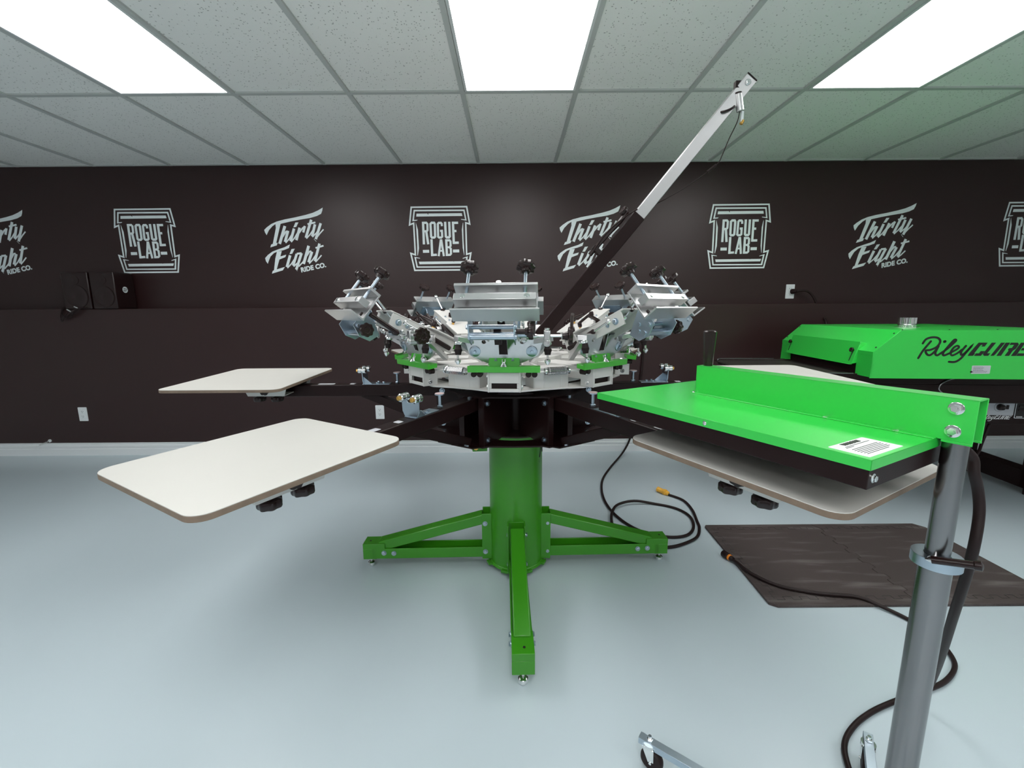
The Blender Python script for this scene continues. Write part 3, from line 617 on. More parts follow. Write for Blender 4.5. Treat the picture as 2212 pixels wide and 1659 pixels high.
    # cushioned stops either side of the plate
    for s in (-1, 1):
        y = s*.142
        u = MB(); u.lathe([(.009, 0), (.011, .010), (.0125, .012), (.0125, .018), (.0115, .019), (.0085, .034)], (.515, y, 1.030), (-.12, 0, 1), 18); U = u.build('cushion_stop', 'rubber', H)
        u = MB(); u.cyl((.520, y, 1.034), (.523, y, 1.006), .0035, 10); u.lathe([(.003, 0), (.006, .004), (.0095, .010), (.0095, .015), (.006, .018)], (.5235, y, 1.000), (-.12, 0, 1), 14); u.build('stop_screw', 'chrome', U)
        MB().lathe([(.0115, 0), (.013, .003), (.0115, .008), (.006, .012)], (.508, y, 1.062), (-.12, 0, 1), 16).build('stop_cap', 'chrome', U)
        u = MB(); u.bar((.470, s*.105, 1.070), (.506, s*.150, 1.080), .03, .016); u.bar((.40, s*.085, 1.00), (.500, s*.145, 1.068), .018, .014); u.build('stop_bracket', 'alu', H, bevel=.001)
    # clamping levers
    def lever(root, tip, ax, r_=.0065):
        root = Vector(root); tip = Vector(tip); ax = Vector(ax).normalized()
        l = MB(); l.tube([root-ax*.004, root+ax*.012, root+ax*.016+(tip-root)*.1, tip+ax*.020], r_, 12, 5); l.lathe([(.0085, -.004), (.010, .0), (.010, .014), (.007, .018)], root, ax, 16)
        Lv = l.build('clamp_lever', 'plastic', H); MB().cyl(root-ax*.022, root-ax*.003, .006, 14).build('lever_screw', 'brass', Lv)
    lever((.590, .082, 1.100), (.678, .082, 1.160), (0, 1, 0), .0078)
    lever(A @ Vector((.10, .040, .074)), A @ Vector((.115, -.020, .082)), (-.3, 0, 1)); lever(A @ Vector((.045, -.045, .074)), A @ Vector((.10, -.085, .095)), (-.3, 0, 1))
    MB().cyl((.590, .055, 1.100), (.590, .080, 1.100), .011, 16).build('lever_collar', 'zinc', H)
    for s in (-1, 1):
        q = MB(); q.cyl(A @ Vector((.02, s*.062, .02)), A @ Vector((.15, s*.066, .03)), .0085, 16); Q_ = q.build('damper', 'rubber', H)
        q = MB(); q.cyl(A @ Vector((.15, s*.066, .03)), A @ Vector((.215, s*.068, .034)), .0035, 10); q.lathe([(.006, -.004), (.009, 0), (.006, .004)], A @ Vector((.217, s*.066, .034)), (0, 1, 0), 14); q.build('damper_rod', 'chrome', Q_)
    q = MB(); q.lathe([(.007, 0), (.0105, .003), (.0105, .018), (.008, .022)], A @ Vector((.19, 0, .056)), (-.3, 0, 1), 24, None, 8, .06); q.build('height_nut', 'plastic', H)
    each('bolt', 'zinc', H, [lambda m, x=x, y=y: m.hexa(A @ Vector((x, y, .056)), A.to_3x3() @ Vector((0, 0, 1)), .0055, .005) for x in (.15, .19) for y in (-.03, .03)])
    each('bolt', 'zinc', H, [lambda m, x=x, y=y: m.bolt(A @ Vector((x, y, .028)), (0, -1 if y < 0 else 1, 0), .0085 if x > .21 else .005) for x in (.235, .20) for y in (-.052, .052)])
    # green lift bar at the foot
    v = MB(); v.prism([(.456, .975), (.492, .970), (.494, .990), (.487, .992), (.484, .986), (.456, .990)], -.118, .118, Matrix(((1, 0, 0, 0), (0, 0, 1, 0), (0, 1, 0, 0), (0, 0, 0, 1))))
    v.prism([(-.053, 0), (.053, 0), (.050, .034), (-.050, .034)], -.0015, .0015, frame((.470, 0, .986), (0, 1, 0), (-.25, 0, 1)))
    v.build('lift_bar', 'lgreen', H, bevel=.0025)
    each('spring_roller', 'rubber', H, [lambda m, y=y: m.lathe([(.006, -.011), (.0095, -.009), (.0095, .009), (.006, .011)], (.470, y, .962), (1, 0, 0), 14) for y in (-.100, -.080, .080, .100)])
    return H
H0 = print_head()
for k in range(8):
    o = H0 if k == 0 else dup(H0); o.parent = PR; place(o, 45*k+PH)

# ------------------------------------------------------------------ laser alignment boom
def rel(x, y, z): return Vector((x-HX, y-HY, z))
b0 = rel(.055, 1.868, .985); b1 = rel(.502, 1.80, 1.530); b2 = rel(.857, 1.72, 1.975)
ub = b1-b0; up_ = ub.cross(Vector((0, 1, 0))).cross(ub)
bm = MB(); bm.bar(b0, b1, .046, .050, (-.75, 0, .66)); BM = bm.build('laser_boom', 'blackm', PR, bevel=.003)
pm = MB(); pm.cyl((0, 0, .93), (0, 0, 1.03), .022, 20); pm.bar((0, 0, 1.0), b0+ub*.04, .06, .05); pm.build('boom_mount', 'blackm', BM, bevel=.002)
bd = (b2-b1).normalized(); tu = MB(); tu.bar(b1-bd*.15, b2, .040, .044, (-.75, 0, .66)); tu.build('extension_tube', 'alu', BM, bevel=.002)
ec = MB(); ec.bar(b2, b2+bd*.005, .040, .044, (-.75, 0, .66)); ec.build('end_cap', 'rubber', BM, bevel=.002)
sd = Vector((-.05, -1, 0)); MB().bolt(b2-bd*.022-Vector((0, .020, 0)), (0, -1, 0), .008).build('end_bolt', 'chrome', BM)
nx = Vector((-.78, 0, .63)); cr = MB()
tr = [rel(.315, 1.81, 1.385), rel(.395, 1.80, 1.475), rel(.430, 1.80, 1.510), rel(.455, 1.80, 1.545)]
cr.tube([tr[0], tr[1], tr[2], tr[3]], .009, 10); cr.bar(rel(.33, 1.80, 1.405), rel(.42, 1.80, 1.505), .03, .010, (-.75, 0, .66)); cr.tube([rel(.30, 1.785, 1.36), rel(.37, 1.775, 1.46), rel(.44, 1.775, 1.52), rel(.49, 1.78, 1.55)], .003, 8)
cr.bar(rel(.335, 1.81, 1.395), rel(.347, 1.81, 1.408), .036, .040, (-.75, 0, .66)); cr.build('cable_clip', 'plastic', BM)
kn = MB(); knob(kn, rel(.447, 1.80, 1.545), (-.78, -.2, .60), .017, .014, 7); kn.build('boom_knob', 'plastic', BM)
ls = rel(.829, 1.715, 1.868)
lz = MB(); lz.cyl(ls, ls+Vector((-.012, 0, .058)), .0125, 20); LZ = lz.build('laser_module', 'alu', BM, bevel=.002)
lz = MB(); lz.cyl(ls+Vector((-.012, 0, .058)), ls+Vector((-.014, 0, .085)), .006, 10); lz.box(tuple(ls+Vector((-.026, -.008, .075))), tuple(ls+Vector((.004, .010, .098)))); lz.cyl(ls+Vector((-.013, 0, .057)), ls+Vector((-.0134, 0, .061)), .0132, 20)
ring = [b2-bd*.115+Vector((.032*math.cos(t*math.pi/6)*.8, .034*math.sin(t*math.pi/6), .026*math.cos(t*math.pi/6)*.1+.03*math.sin(t*math.pi/6+.5)*.6)) for t in range(13)]
lz.tube(ring, .004, 8); lz.build('laser_strap', 'rubber', LZ)
lz = MB(); lz.box(tuple(ls+Vector((.004, -.004, -.035))), tuple(ls+Vector((.012, .004, .0)))); lz.build('laser_plug', 'white', LZ); lz = MB(); lz.cyl(ls+Vector((.006, 0, -.042)), ls+Vector((.012, 0, -.030)), .006, 10); lz.build('laser_tip', 'brass', LZ)
cb = MB(); cb.tube([ls+Vector((-.002, 0, 0)), rel(.823, 1.72, 1.835), rel(.798, 1.72, 1.779), rel(.777, 1.72, 1.724), rel(.762, 1.72, 1.695), rel(.713, 1.72, 1.656), rel(.648, 1.73, 1.613), rel(.589, 1.75, 1.581), rel(.560, 1.80, 1.570)], .0017, 6)
cb.build('laser_cable', 'rubber', BM)
MB().cyl(rel(.757, 1.72, 1.690), rel(.725, 1.72, 1.665), .005, 8).build('cable_connector', 'rubber', BM)
# ================================================================== flash dryer
FO = Matrix(((.477, .879, 0, .215), (-.879, .477, 0, 1.087), (0, 0, 1, 0), (0, 0, 0, 1)))
# local x runs along the long edge towards the pole, local y across it (a right-handed frame needs y flipped)
FL = thing('flash_dryer', 'bright green flash dryer on a steel pole, hanging over the near right platen', 'flash dryer', (.215, 1.087, 0))
FL.rotation_euler = (0, 0, math.atan2(-.879, .477))
# local: x = s, y = across (n)
def FV(s, n, z): return (s, n, z)
m = MB(); t = .0015; Z1 = .960; ZL = .944
LA, LB_, WA, WB = -.010, .5805, .009, .378
m.box((LA, WA, Z1-t), (LB_, WB, Z1)); m.box((LA, WA, ZL), (LB_, WA+t, Z1)); m.box((LA, WB-t, ZL), (LB_, WB, Z1)); m.box((LA, WA, ZL), (LA+t, WB, Z1)); m.box((LB_-t, WA, ZL), (LB_, WB, Z1))
LD = m.build('top_cover', 'fgreen', FL, bevel=.0008)
each('screw', 'chrome', LD, [lambda m, s=s: m.lathe([(.0045, 0), (.0045, .001), (.002, .003)], (s, WA, .952), (0, -1, 0), 12) for s in (.31,)]+[lambda m, s=s: m.lathe([(.005, 0), (.005, .001), (.002, .003)], (s, .214, Z1+.0015), (0, 0, 1), 12) for s in (.118, .42, .53)])
m = MB(); m.box((LA+.003, WA+.003, .914), (LB_-.003, WB-.003, .9585)); HB = m.build('heater_box', 'blackm', FL, bevel=.0015)
MB().bolt((LB_-.003, WA+.016, .930), (1, 0, 0), .0052).build('screw', 'chrome', HB)
m = MB(); t = .0022; s0, s1, n0, n1, zt = .115, .622, .222, .262, 1.029
m.box((s0, n0, Z1), (s1, n0+t, zt)); m.box((s0, n1-t, Z1), (s1, n1, zt)); m.box((s0, n0, zt-t), (s1, n1, zt)); m.box((s0, n0, Z1), (s0+t, n1, zt))
m.box((s0, n0-.012, Z1), (LB_, n0, Z1+.0018)); m.box((s0, n1, Z1), (LB_, n1+.012, Z1+.0018))
m.box((.585, n0, Z1-.004), (s1, n0+t, Z1)); m.box((.585, n1-t, Z1-.004), (s1, n1, Z1))
CH = m.build('support_channel', 'fgreen', FL, bevel=.0012)
for z in (1.013, .976):
    m = MB(); m.lathe([(.0100, 0), (.0100, .002), (.009, .0025)], (.598, n0, z), (0, -1, 0), 28); m.lathe([(.0072, .0025), (.0072, .006), (.006, .007)], (.598, n0, z), (0, -1, 0), 6); m.lathe([(.0035, .007), (.0035, .008)], (.598, n0, z), (0, -1, 0), 14); m.build('mounting_bolt', 'chrome', CH)
m = MB(); m.lathe([(.0105, 0), (.0115, .004), (.0125, .035), (.0155, .078), (.0160, .084), (.0135, .087), (.006, .0885)], (.132, .242, zt), (0, 0, 1), 10); HD = m.build('handle', 'plastic', FL, smooth=30)
m = MB(); m.cyl((.598, .242, .742), (.598, .242, 1.024), .0165, 40); PL = m.build('upper_pole', 'steel', FL)
m = MB(); m.cyl((.598, .242, .105), (.598, .242, .742), .0222, 40); m.build('lower_pole', 'steel', FL)
m = MB(); m.prism(circ(0, 0, .0335, 40), 0, .018, Matrix.Translation((.598, .242, .742)), holes=[circ(0, 0, .0170, 32)]); CO = m.build('locking_collar', 'zinc', FL, bevel=.002)
# lever of the collar: runs to the right of the pole as seen from the press operator's side
ld = Vector((.477*.75-(-.879)*(-.60)*-1, 0, 0))
def toL(v):   # world vector to local
    x, y = v[0], v[1]; return Vector((.477*x-.879*y, .879*x+.477*y, v[2] if len(v) > 2 else 0))
def toLp(p): q = toL((p[0]-.215, p[1]-1.087, p[2])); return q
p0 = toLp((0.6866, 0.6594, 0.7603)); p1 = toLp((0.7212, 0.6214, 0.7732))
m = MB(); m.tube([p0, p0.lerp(p1, .5), p1], .0062, 12, 4); m.lathe([(.005, -.006), (.0076, -.003), (.0076, .004), (.003, .006)], p1, p1-p0, 12); LV = m.build('locking_lever', 'plastic', FL)
m = MB(); m.cyl(Vector((.598, .242, .752)).lerp(p0, .55), p0, .006, 14); m.cyl(p0, p0+(p0-p1).normalized()*.008, .0062, 10, .001); m.build('lever_screw', 'chrome', LV)
# base: four zinc angle legs on casters
def caster_leg(dirw, L):
    d = toL((dirw[0], dirw[1], 0)).normalized(); o = Vector((.598, .242, .080)); e = o+d*L; n = Vector((-d.y, d.x, 0))
    m = MB(); m.bar(o, e, .020, .003); m.bar(o+n*.0085-Vector((0, 0, .008)), e+n*.0085-Vector((0, 0, .008)), .003, .016); B = m.build('base_leg', 'zinc', FL, bevel=.0006)
    c = e-d*.026; m = MB(); m.cyl(c+Vector((0, 0, -.006)), c+Vector((0, 0, .014)), .0042, 12); m.hexa(c+Vector((0, 0, .0015)), (0, 0, 1), .0075, .006); m.cyl(c+Vector((0, 0, -.016)), c+Vector((0, 0, -.005)), .016, 20)
    for s in (-1, 1): m.prism([(-.015, -.012), (.015, -.012), (-.002, -.050), (-.016, -.046)], -.001, .001, frame(c+n*s*.013, d, (0, 0, 1)))
    m.cyl(c-d*.008-n*.016+Vector((0, 0, -.0505)), c-d*.008+n*.016+Vector((0, 0, -.0505)), .0035, 10)
    m.build('caster_fork', 'chrome', B)
    w0 = c-d*.008+Vector((0, 0, -.0505)); m = MB(); m.lathe([(.024, -.010), (.0275, -.007), (.0295, 0), (.0275, .007), (.024, .010)], w0, n, 32); m.build('caster_wheel', 'rubber', B)
    return B
for dv, L in (((-.80, .60), .485), ((.575, .818), .355), ((.80, -.60), .42), ((-.575, -.818), .42)): caster_leg(dv, L)
# warning label on the cover
F = frame((.598, .135, Z1), (0, -1, 0), (1, 0, 0)) if 0 else None
lab = MB(); lab.prism(rrect(.519, .020, .573, .124, .002), Z1, Z1+.0006); LB = lab.build('warning_label', 'paper', LD)
text('label_heading', 'WARNING!', 'ink', LB, .0095, frame((.529, .048, Z1+.0010), (0, 1, 0), (-1, 0, 0)), bold=.0004)
lines = MB(); rnd = random.Random(3)
for s, a_, b_e in [(.5335, .040, .112), (.5368, .036, .058), (.5445, .036, .112), (.5485, .034, .114), (.5525, .033, .112), (.5565, .033, .114), (.5605, .034, .112), (.5645, .034, .100)]:
    n = a_
    while n < b_e: w_ = rnd.uniform(.003, .008); lines.box((s-.0006, n, Z1+.0006), (s+.0006, min(n+w_, b_e), Z1+.0009)); n += w_+.0010
lines.build('label_small_print', 'ink', LB)
# thick cable hanging from the heater box behind the pole and along the floor
hp = [(.800, .775, .935), (0.849, 0.775, 0.897), (0.854, 0.770, 0.867), (0.872, 0.774, 0.829), (0.874, 0.767, 0.786), (0.864, 0.757, 0.727), (0.878, 0.774, 0.649), (0.925, 0.825, 0.529), (1.027, 0.926, 0.351), (1.167, 1.064, 0.149), (1.185, 1.105, .020), (1.13, 1.058, .009), (1.02, .955, .009), (.90, .843, .009)]
MB().tube([toLp(p) for p in hp], .0085, 14).build('power_cable', 'rubber', FL)

# ================================================================== conveyor dryer
DQ = Vector((1.862, 2.25, 0)); RD = R(-6)
DR = thing('conveyor_dryer', 'bright green hooded conveyor dryer at the right with a dark belt reaching left', 'conveyor dryer', tuple(DQ), RD)
zb, zm, zt_ = .805, .942, 1.053; Lh = 1.06; Wd = .93; sl = .122
m = MB(); t = .002
side = [(0, zb), (Lh, zb), (Lh-.005, zm), (Lh-sl, zt_), (sl, zt_), (.005, zm)]
m.prism(side, -t/2, t/2, frame((0, t/2, 0), (1, 0, 0), (0, 0, 1))); m.prism(side, -t/2, t/2, frame((0, Wd-t/2, 0), (1, 0, 0), (0, 0, 1)))
m.add([(sl, 0, zt_), (Lh-sl, 0, zt_), (Lh-sl, Wd, zt_), (sl, Wd, zt_), (sl, 0, zt_-t), (Lh-sl, 0, zt_-t), (Lh-sl, Wd, zt_-t), (sl, Wd, zt_-t)], [(0,1,2,3),(7,6,5,4),(0,4,5,1),(1,5,6,2),(2,6,7,3),(3,7,4,0)])
for xa, xb, sg in ((.005, sl, -1), (Lh-.005, Lh-sl, 1)):
    m.add([(xa, 0, zm), (xb, 0, zt_), (xb, Wd, zt_), (xa, Wd, zm), (xa, 0, zm-t), (xb, 0, zt_-t), (xb, Wd, zt_-t), (xa, Wd, zm-t)], [(0,1,2,3),(7,6,5,4),(0,4,5,1),(1,5,6,2),(2,6,7,3),(3,7,4,0)])
    x0 = min(xa, xa); 
    for y0, y1 in ((0, .120), (Wd-.125, Wd)): m.box((xa-.002, y0, zb+.004), (xa+.002, y1, zm-.018))
    m.box((xa-.003, 0, zm-.020), (xa+.002, Wd, zm+.001))
HO = m.build('hood', 'fgreen', DR, bevel=.0012)
each('rivet', 'ink', HO, [lambda m, xx=xx, zz=zz, y=y: m.lathe([(.004, 0), (.004, .002)], (xx, y, zz+.001), (-.66, 0, .75), 10) for xx, zz in ((.025, zm+.021), (sl-.02, zt_-.018)) for y in (.018, Wd-.02)])
each('rivet', 'ink', HO, [lambda m, k=k: m.lathe([(.0035, 0), (.003, .003)], (sl+.02+k*.22, .022, zt_), (0, 0, 1), 8) for k in range(4)])
each('rivet', 'ink', HO, [lambda m: m.lathe([(.005, 0), (.004, .004)], (.475, 0, .842), (0, -1, 0), 10)])
# adjustable flap over the entrance
fl = MB(); fy0, fy1 = .105, Wd-.12
a0 = Vector((.014, 0, .986)); a1 = Vector((-.022, 0, .866)); dn = (a1-a0); fy0, fy1 = .118, .812
fl.prism([(fy0+.006, 0), (fy1-.006, 0), (fy1, .008), (fy1, dn.length), (fy0, dn.length), (fy0, .008)], -.001, .001, frame(a0, (0, 1, 0), dn))
fl.prism([(0, fy0), (.016, fy0), (.016, fy1), (0, fy1)], -.001, .001, Matrix.Translation(a1+Vector((-.012, 0, -.002))))
for y in (fy0, fy1): fl.prism([(a0.x, a0.z), (a1.x, a1.z), (.004, .872), (.010, .94), (.045, .978)], -.001, .001, frame((0, y, 0), (1, 0, 0), (0, 0, 1)))
FP = fl.build('entrance_flap', 'fgreen', DR, bevel=.0008)
for y in (fy0+.028, fy1-.020):
    k = MB(); c_ = a0.lerp(a1, .40)+Vector((0, y, 0)); knob(k, c_+Vector((-.008, 0, .002)), (-.95, 0, .28), .012, .010, 6); k.build('flap_knob', 'plastic', FP)
    q = a0.lerp(a1, .42)+Vector((-.0022, y, 0)); q2 = a0.lerp(a1, .88)+Vector((-.0022, y, 0)); MB().bar(q, q2, .003, .003, (0, 1, 0)).build('adjusting_slot', 'ink', FP)
MB().box((.012, .11, zb+.0), (.020, Wd-.11, zm-.03)).build('heat_curtain', 'rubber', DR)
# lettering and data label on the near side
F = frame((.219, -.0003, .924), (1, 0, 0), (0, 0, 1)); lm = MB(); strokes(lm, RILEY, F, sc=.00098); lm.build('hood_lettering', 'ink', HO, smooth=20)
F = frame((.475, -.0004, .832), (1, 0, 0), (0, 0, 1)); F = F @ Matrix.Rotation(R(.5), 4, 'Z'); dl = MB(); dl.prism(rrect(0, 0, .086, .042, .003), 0, .0006, F); DL = dl.build('data_label', 'silver', HO)
dl = MB(); rnd = random.Random(5)
for i in range(7):
    x = .007
    while x < (.05 if i < 5 else .070): w_ = rnd.uniform(.003, .009); dl.prism([(x, .034-.0045*i), (x+w_, .034-.0045*i), (x+w_, .0352-.0045*i), (x, .0352-.0045*i)], .0006, .0009, F); x += w_+.0015
dl.build('label_print', 'ink', DL)
# ribbed metal vent collar on the roof
vp = Vector((.40, .355, zt_)); v = MB(); v.lathe([(.060, 0), (.060, .002), (.041, .003), (.041, .016), (.044, .018), (.041, .021), (.041, .056), (.038, .056), (.038, .010)], vp, (0, 0, 1), 72, None, 36, .018); v.build('vent_collar', 'chrome', DR)
# belt and tray
tb, zt2 = .10, .815
m = MB(); m.box((-.46, tb, zt2-.055), (2.0, tb+.012, zt2)); m.box((-.46, .80, zt2-.055), (2.0, .812, zt2)); m.box((-.40, tb, zt2-.05), (2.0, .81, zt2-.04)); TR = m.build('belt_tray', 'blackm', DR, bevel=.003)
m = MB(); m.prism([(-.485, -.0165), (-.47, -.008), (-.44, -.006), (2.0, -.006), (2.0, -.012), (-.44, -.012), (-.465, -.016), (-.47, -.026), (-.44, -.034), (-.44, -.04), (-.48, -.034)], tb+.014, .798, Matrix(((1, 0, 0, 0), (0, 0, 1, 0), (0, 1, 0, zt2), (0, 0, 0, 1)))); m.build('conveyor_belt', 'belt', DR)
m = MB(); m.tube([(-.44, tb-.002, zt2+.001), (-.478, tb+.004, zt2-.012), (-.492, tb+.03, zt2-.016), (-.492, .78, zt2-.016), (-.478, .81, zt2-.010), (-.44, .815, zt2+.001), (-.1, .815, zt2+.002)], .004, 8); m.tube([(-.44, tb-.002, zt2+.001), (-.30, tb-.002, zt2+.002), (-.02, tb-.002, zt2+.002)], .0035, 8, 2); m.build('belt_guard_rail', 'steel', TR)
# chassis under the belt
m = MB(); m.box((-.02, tb+.02, zt2-.16), (2.0, .79, zt2-.055)); CS = m.build('chassis', 'blackm', DR, bevel=.006)
m = MB(); m.tube([(.44, tb-.004, zt2-.105), (.415, tb-.004, zt2-.080), (.425, tb-.004, zt2-.050), (.47, tb-.004, zt2-.025), (.56, tb-.004, zt2-.008)], .004, 8); m.build('edge_guard', 'steel', CS)
# control box
px, py = .80, .295
m = MB(); m.box((px-.01, py, .500), (px+.62, py+.30, .672)); CB = m.build('control_box', 'blackm', DR, bevel=.004)
FY = py-.0005
def pan(x0, x1, z0, z1, mt, nm, parent, th=.0015, r_=.004):
    q = MB(); q.prism(rrect(x0, z0, x1, z1, r_), 0, th, frame((0, FY, 0), (1, 0, 0), (0, 0, 1))); return q.build(nm, mt, parent)
P1 = pan(px+.015, px+.183, .552, .650, 'silver', 'control_panel', CB); P2 = pan(px+.325, px+.48, .552, .650, 'silver', 'control_panel', CB) if 0 else pan(px+.252, px+.42, .552, .650, 'silver', 'control_panel', CB)
pan(px+.19, px+.245, .535, .654, 'white', 'switch_surround', CB); pan(px+.193, px+.242, .538, .651, 'ink', 'switch_plate', CB, .002)
m = MB(); m.lathe([(.012, 0), (.011, .010), (.004, .013)], (px+.217, FY-.002, .652), (0, -1, 0), 18); m.build('green_lamp', 'teal', CB)
for z in (.625, .605, .585): MB().box((px+.205, FY-.006, z-.006), (px+.230, FY-.001, z+.006)).build('rocker_switch', 'plastic', CB, bevel=.001)
text('panel_lettering', 'POWER', 'white_ink', CB, .009, frame((px+.200, FY-.0024, .541), (1, 0, 0), (0, 0, 1)), bold=.0003)
text('panel_lettering', 'HEAT CONTROL', 'white_ink', CB, .0065, frame((px+.060, FY-.0028, .643), (1, 0, 0), (0, 0, 1)), bold=.0003); pan(px+.055, px+.118, .640, .652, 'ink', 'panel_heading', CB, .0021)
k = MB(); k.lathe([(.019, 0), (.019, .003), (.016, .004), (.015, .020), (.012, .022)], (px+.108, FY-.0015, .600), (0, -1, 0), 24); k.build('control_knob', 'plastic', CB)
k = MB(); k.prism(circ(0, 0, .026, 32), 0, .0003, frame((px+.104, FY-.0016, .600), (1, 0, 0), (0, 0, 1)), holes=[circ(0, 0, .0248, 32)]); k.build('dial_ring', 'ink', CB)
MB().box((px+.140, FY-.006, .588), (px+.152, FY-.001, .612)).build('rocker_switch', 'plastic', CB, bevel=.001)
for x in (px+.275, px+.30):
    for z in (.625, .592): k = MB(); k.lathe([(.009, 0), (.008, .014)], (x, FY-.0015, z), (0, -1, 0), 16); k.build('push_button', 'plastic', CB)
lm = MB(); strokes(lm, RILEY, frame((px+.010, FY-.0002, .528), (1, 0, 0), (0, 0, 1)), sc=.00032, t=.0005); lm.build('maker_lettering', 'white_ink', CB)
dw = [(2.825, 2.500, 0.550), (2.745, 2.460, 0.388), (2.668, 2.420, 0.298), (2.500, 2.420, .06), (2.674, 2.538, .009), (2.594, 2.438, .009)]
IM = Matrix.Rotation(-RD, 4, 'Z') @ Matrix.Translation(-DQ); MB().tube([IM @ Vector(p) for p in dw], .0075, 12).build('power_cable', 'rubber', DR)
# stand
m = MB(); lx = 1.285
m.box((lx, .44, .045), (lx+.09, .50, .66)); m.box((lx, .78, .045), (lx+.09, .84, .66)) if 0 else m.box((lx, .90, .045), (lx+.09, .96, .66))
m.box((lx, .44, .045), (lx+.09, .96, .160)); m.box((lx, .44, .60), (lx+.09, .96, .66)); m.box((lx-.02, .46, .60), (2.0, .52, .66))
m.box((1.9, .44, .045), (1.96, .50, .66)); m.box((1.9, .90, .045), (1.96, .96, .66)); m.box((lx, .46, .045), (1.96, .50, .15))
ST = m.build('stand', 'blackm', DR, bevel=.003)
for x in (lx+.05, 1.93):
    for y in (.48, .92): MB().lathe([(.030, 0), (.030, .030), (.026, .046)], (x, y, 0), n=18).build('leveling_foot', 'rubber', ST)

# ================================================================== floor mats and cords
def jig(x, y0, y1, n, amp, sign=1):
    pts = []; h = (y1-y0)/n
    for k in range(n):
        a = y0+h*k
        o = amp if k % 2 else -amp
        pts += [(x+o*.9, a+h*.10), (x+o, a+h*.5), (x+o*.9, a+h*.90)]
    return pts
jm = jig(1.622, 1.60, 2.17, 14, .013)
Lm = [(1.045, 1.556), (1.61, 1.556)]+jm+[(1.61, 2.213), (1.045, 2.213), (1.036, 2.200), (1.018, 1.575)]
g_ = .0012
Rm = [(1.6125, 1.556), (2.165, 1.556), (2.195, 1.585), (2.2, 2.17), (2.165, 2.213), (1.6125, 2.213)]+[(x+.0022, y) for x, y in reversed(jm)]
for P_, cx_, lb in ((Lm, 1.32, 'dark ribbed foam floor mat, the left one, with a plug resting on its edge'), (Rm, 1.9, 'dark ribbed foam floor mat, the right one, behind the steel pole')):
    m = MB(); m.prism([(x-cx_, y-1.88) for x, y in P_], 0, .011); o = m.build('floor_mat', 'mdf', None, bevel=.0015, loc=(cx_, 1.88, 0.0005)); tag(o, lb, 'floor mat', 'interlocking floor mats')
    e = MB(); x0, x1 = (1.06, 1.60) if cx_ < 1.5 else (1.64, 2.16); n = 16
    for yy in (1.60, 2.17):
        for k in range(n):
            xa = x0+(x1-x0)*k/n; xb = x0+(x1-x0)*(k+1)/n; s = .010 if k % 2 else -.010
            e.bar((xa-cx_, yy-1.88+s, .0110), (xb-cx_, yy-1.88+s, .0110), .0022, .0008); e.bar((xb-cx_, yy-1.88-.010, .0110), (xb-cx_, yy-1.88+.010, .0110), .0022, .0008)
    if cx_ < 1.5:
        for k in range(14):
            ya = 1.60+.57*k/14; yb = 1.60+.57*(k+1)/14; s = .010 if k % 2 else -.010
            e.bar((1.065-cx_+s, ya-1.88, .0110), (1.065-cx_+s, yb-1.88, .0110), .0022, .0008); e.bar((1.055-cx_, yb-1.88, .0110), (1.075-cx_, yb-1.88, .0110), .0022, .0008)
    e.build('border_seam', 'ink', o)
c1 = [(0.725, 3.102), (0.624, 2.879), (0.577, 2.683), (0.565, 2.51), (0.583, 2.356), (0.634, 2.218), (0.708, 2.132), (0.815, 2.092), (0.908, 2.114), (0.973, 2.197), (1.002, 2.32), (0.961, 2.421), (0.859, 2.485), (0.735, 2.494), (0.625, 2.445), (0.567, 2.344), (0.544, 2.245), (0.548, 2.154), (0.575, 2.086), (0.649, 2.013), (0.757, 1.995), (0.849, 2.024), (0.946, 2.09), (1.000, 2.186), (1.020, 2.264), (1.050, 2.407), (1.046, 2.534), (0.985, 2.617)]
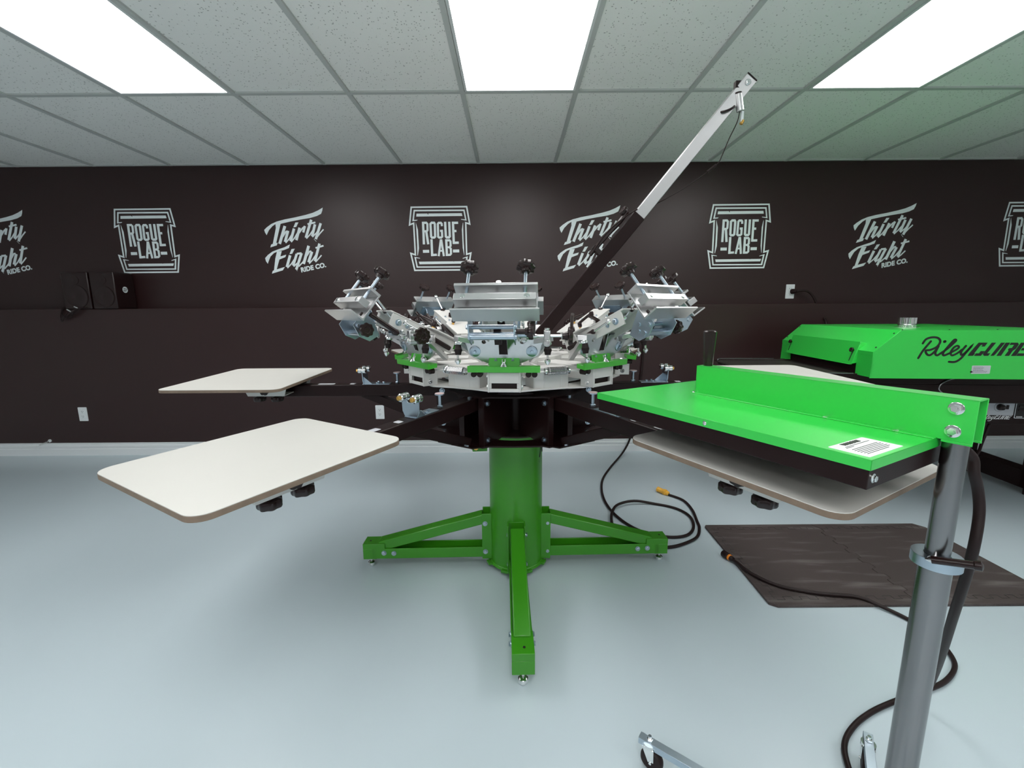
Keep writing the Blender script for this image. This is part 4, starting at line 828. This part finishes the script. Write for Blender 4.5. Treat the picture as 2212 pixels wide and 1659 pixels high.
K1 = thing('extension_cord', 'black cord looped on the floor behind the press leg, ending in a yellow plug', 'cord', (.8, 2.3, 0))
pts = [(1.06, 3.505, 1.02), (1.05, 3.505, .70), (1.02, 3.50, .35), (.975, 3.485, .13), (.90, 3.42, .02)]+[(x, y, .0078+(.016 if 13 <= i <= 15 else 0)) for i, (x, y) in enumerate(c1)]
MB().tube([(x-.8, y-2.3, z) for x, y, z in pts], .0078, 10).build('cord', 'rubber', K1)
a = Vector((.985-.8, 2.617-2.3, .0145)); d = Vector((-.058, .075, .006)).normalized(); m = MB(); m.lathe([(.010, -.004), (.014, 0), (.014, .014), (.019, .016), (.019, .030), (.0155, .034), (.0155, .068), (.017, .072), (.017, .078)], a, d, 20); m.build('plug', 'yellow', K1)
c2 = [(1.016, 1.88, .016), (1.025, 1.846, .018), (1.045, 1.755, .0195), (1.108, 1.672, .0195), (1.198, 1.630, .0195), (1.277, 1.610, .0195), (1.384, 1.592, .0195), (1.44, 1.545, .013), (1.486, 1.479, .0085), (1.505, 1.406, .0085), (1.488, 1.33, .0085), (1.447, 1.26, .0085), (1.36, 1.201, .0085), (1.26, 1.165, .0085), (1.149, 1.133, .0085), (1.04, 1.095, .0085), (0.95, 1.049, .0085), (0.885, 0.995, .0085), (0.845, 0.92, .0085), (0.81, 0.84, .0085), (.795, .73, .0085)]
c2 = [(x, y, z) if not (i in (8,) and 0) else (x, y, z) for i, (x, y, z) in enumerate(c2)]
K2 = thing('power_cable', 'black cord crossing the left floor mat, with an orange ringed plug', 'cord', (1.2, 1.4, 0))
MB().tube([(x-1.2, y-1.4, z) for x, y, z in c2], .0072, 10).build('cord', 'rubber', K2)
a = Vector((1.018-1.2, 1.875-1.4, .018)); d = Vector((-.35, 1, .0)).normalized(); MB().lathe([(.009, -.01), (.012, 0), (.013, .014), (.0165, .018), (.0165, .048), (.014, .052)], a, d, 18).build('plug', 'rubber', K2)
MB().lathe([(.0135, .006), (.0142, .007), (.0142, .016), (.0135, .017)], a, d, 18).build('orange_ring', 'orange', K2)
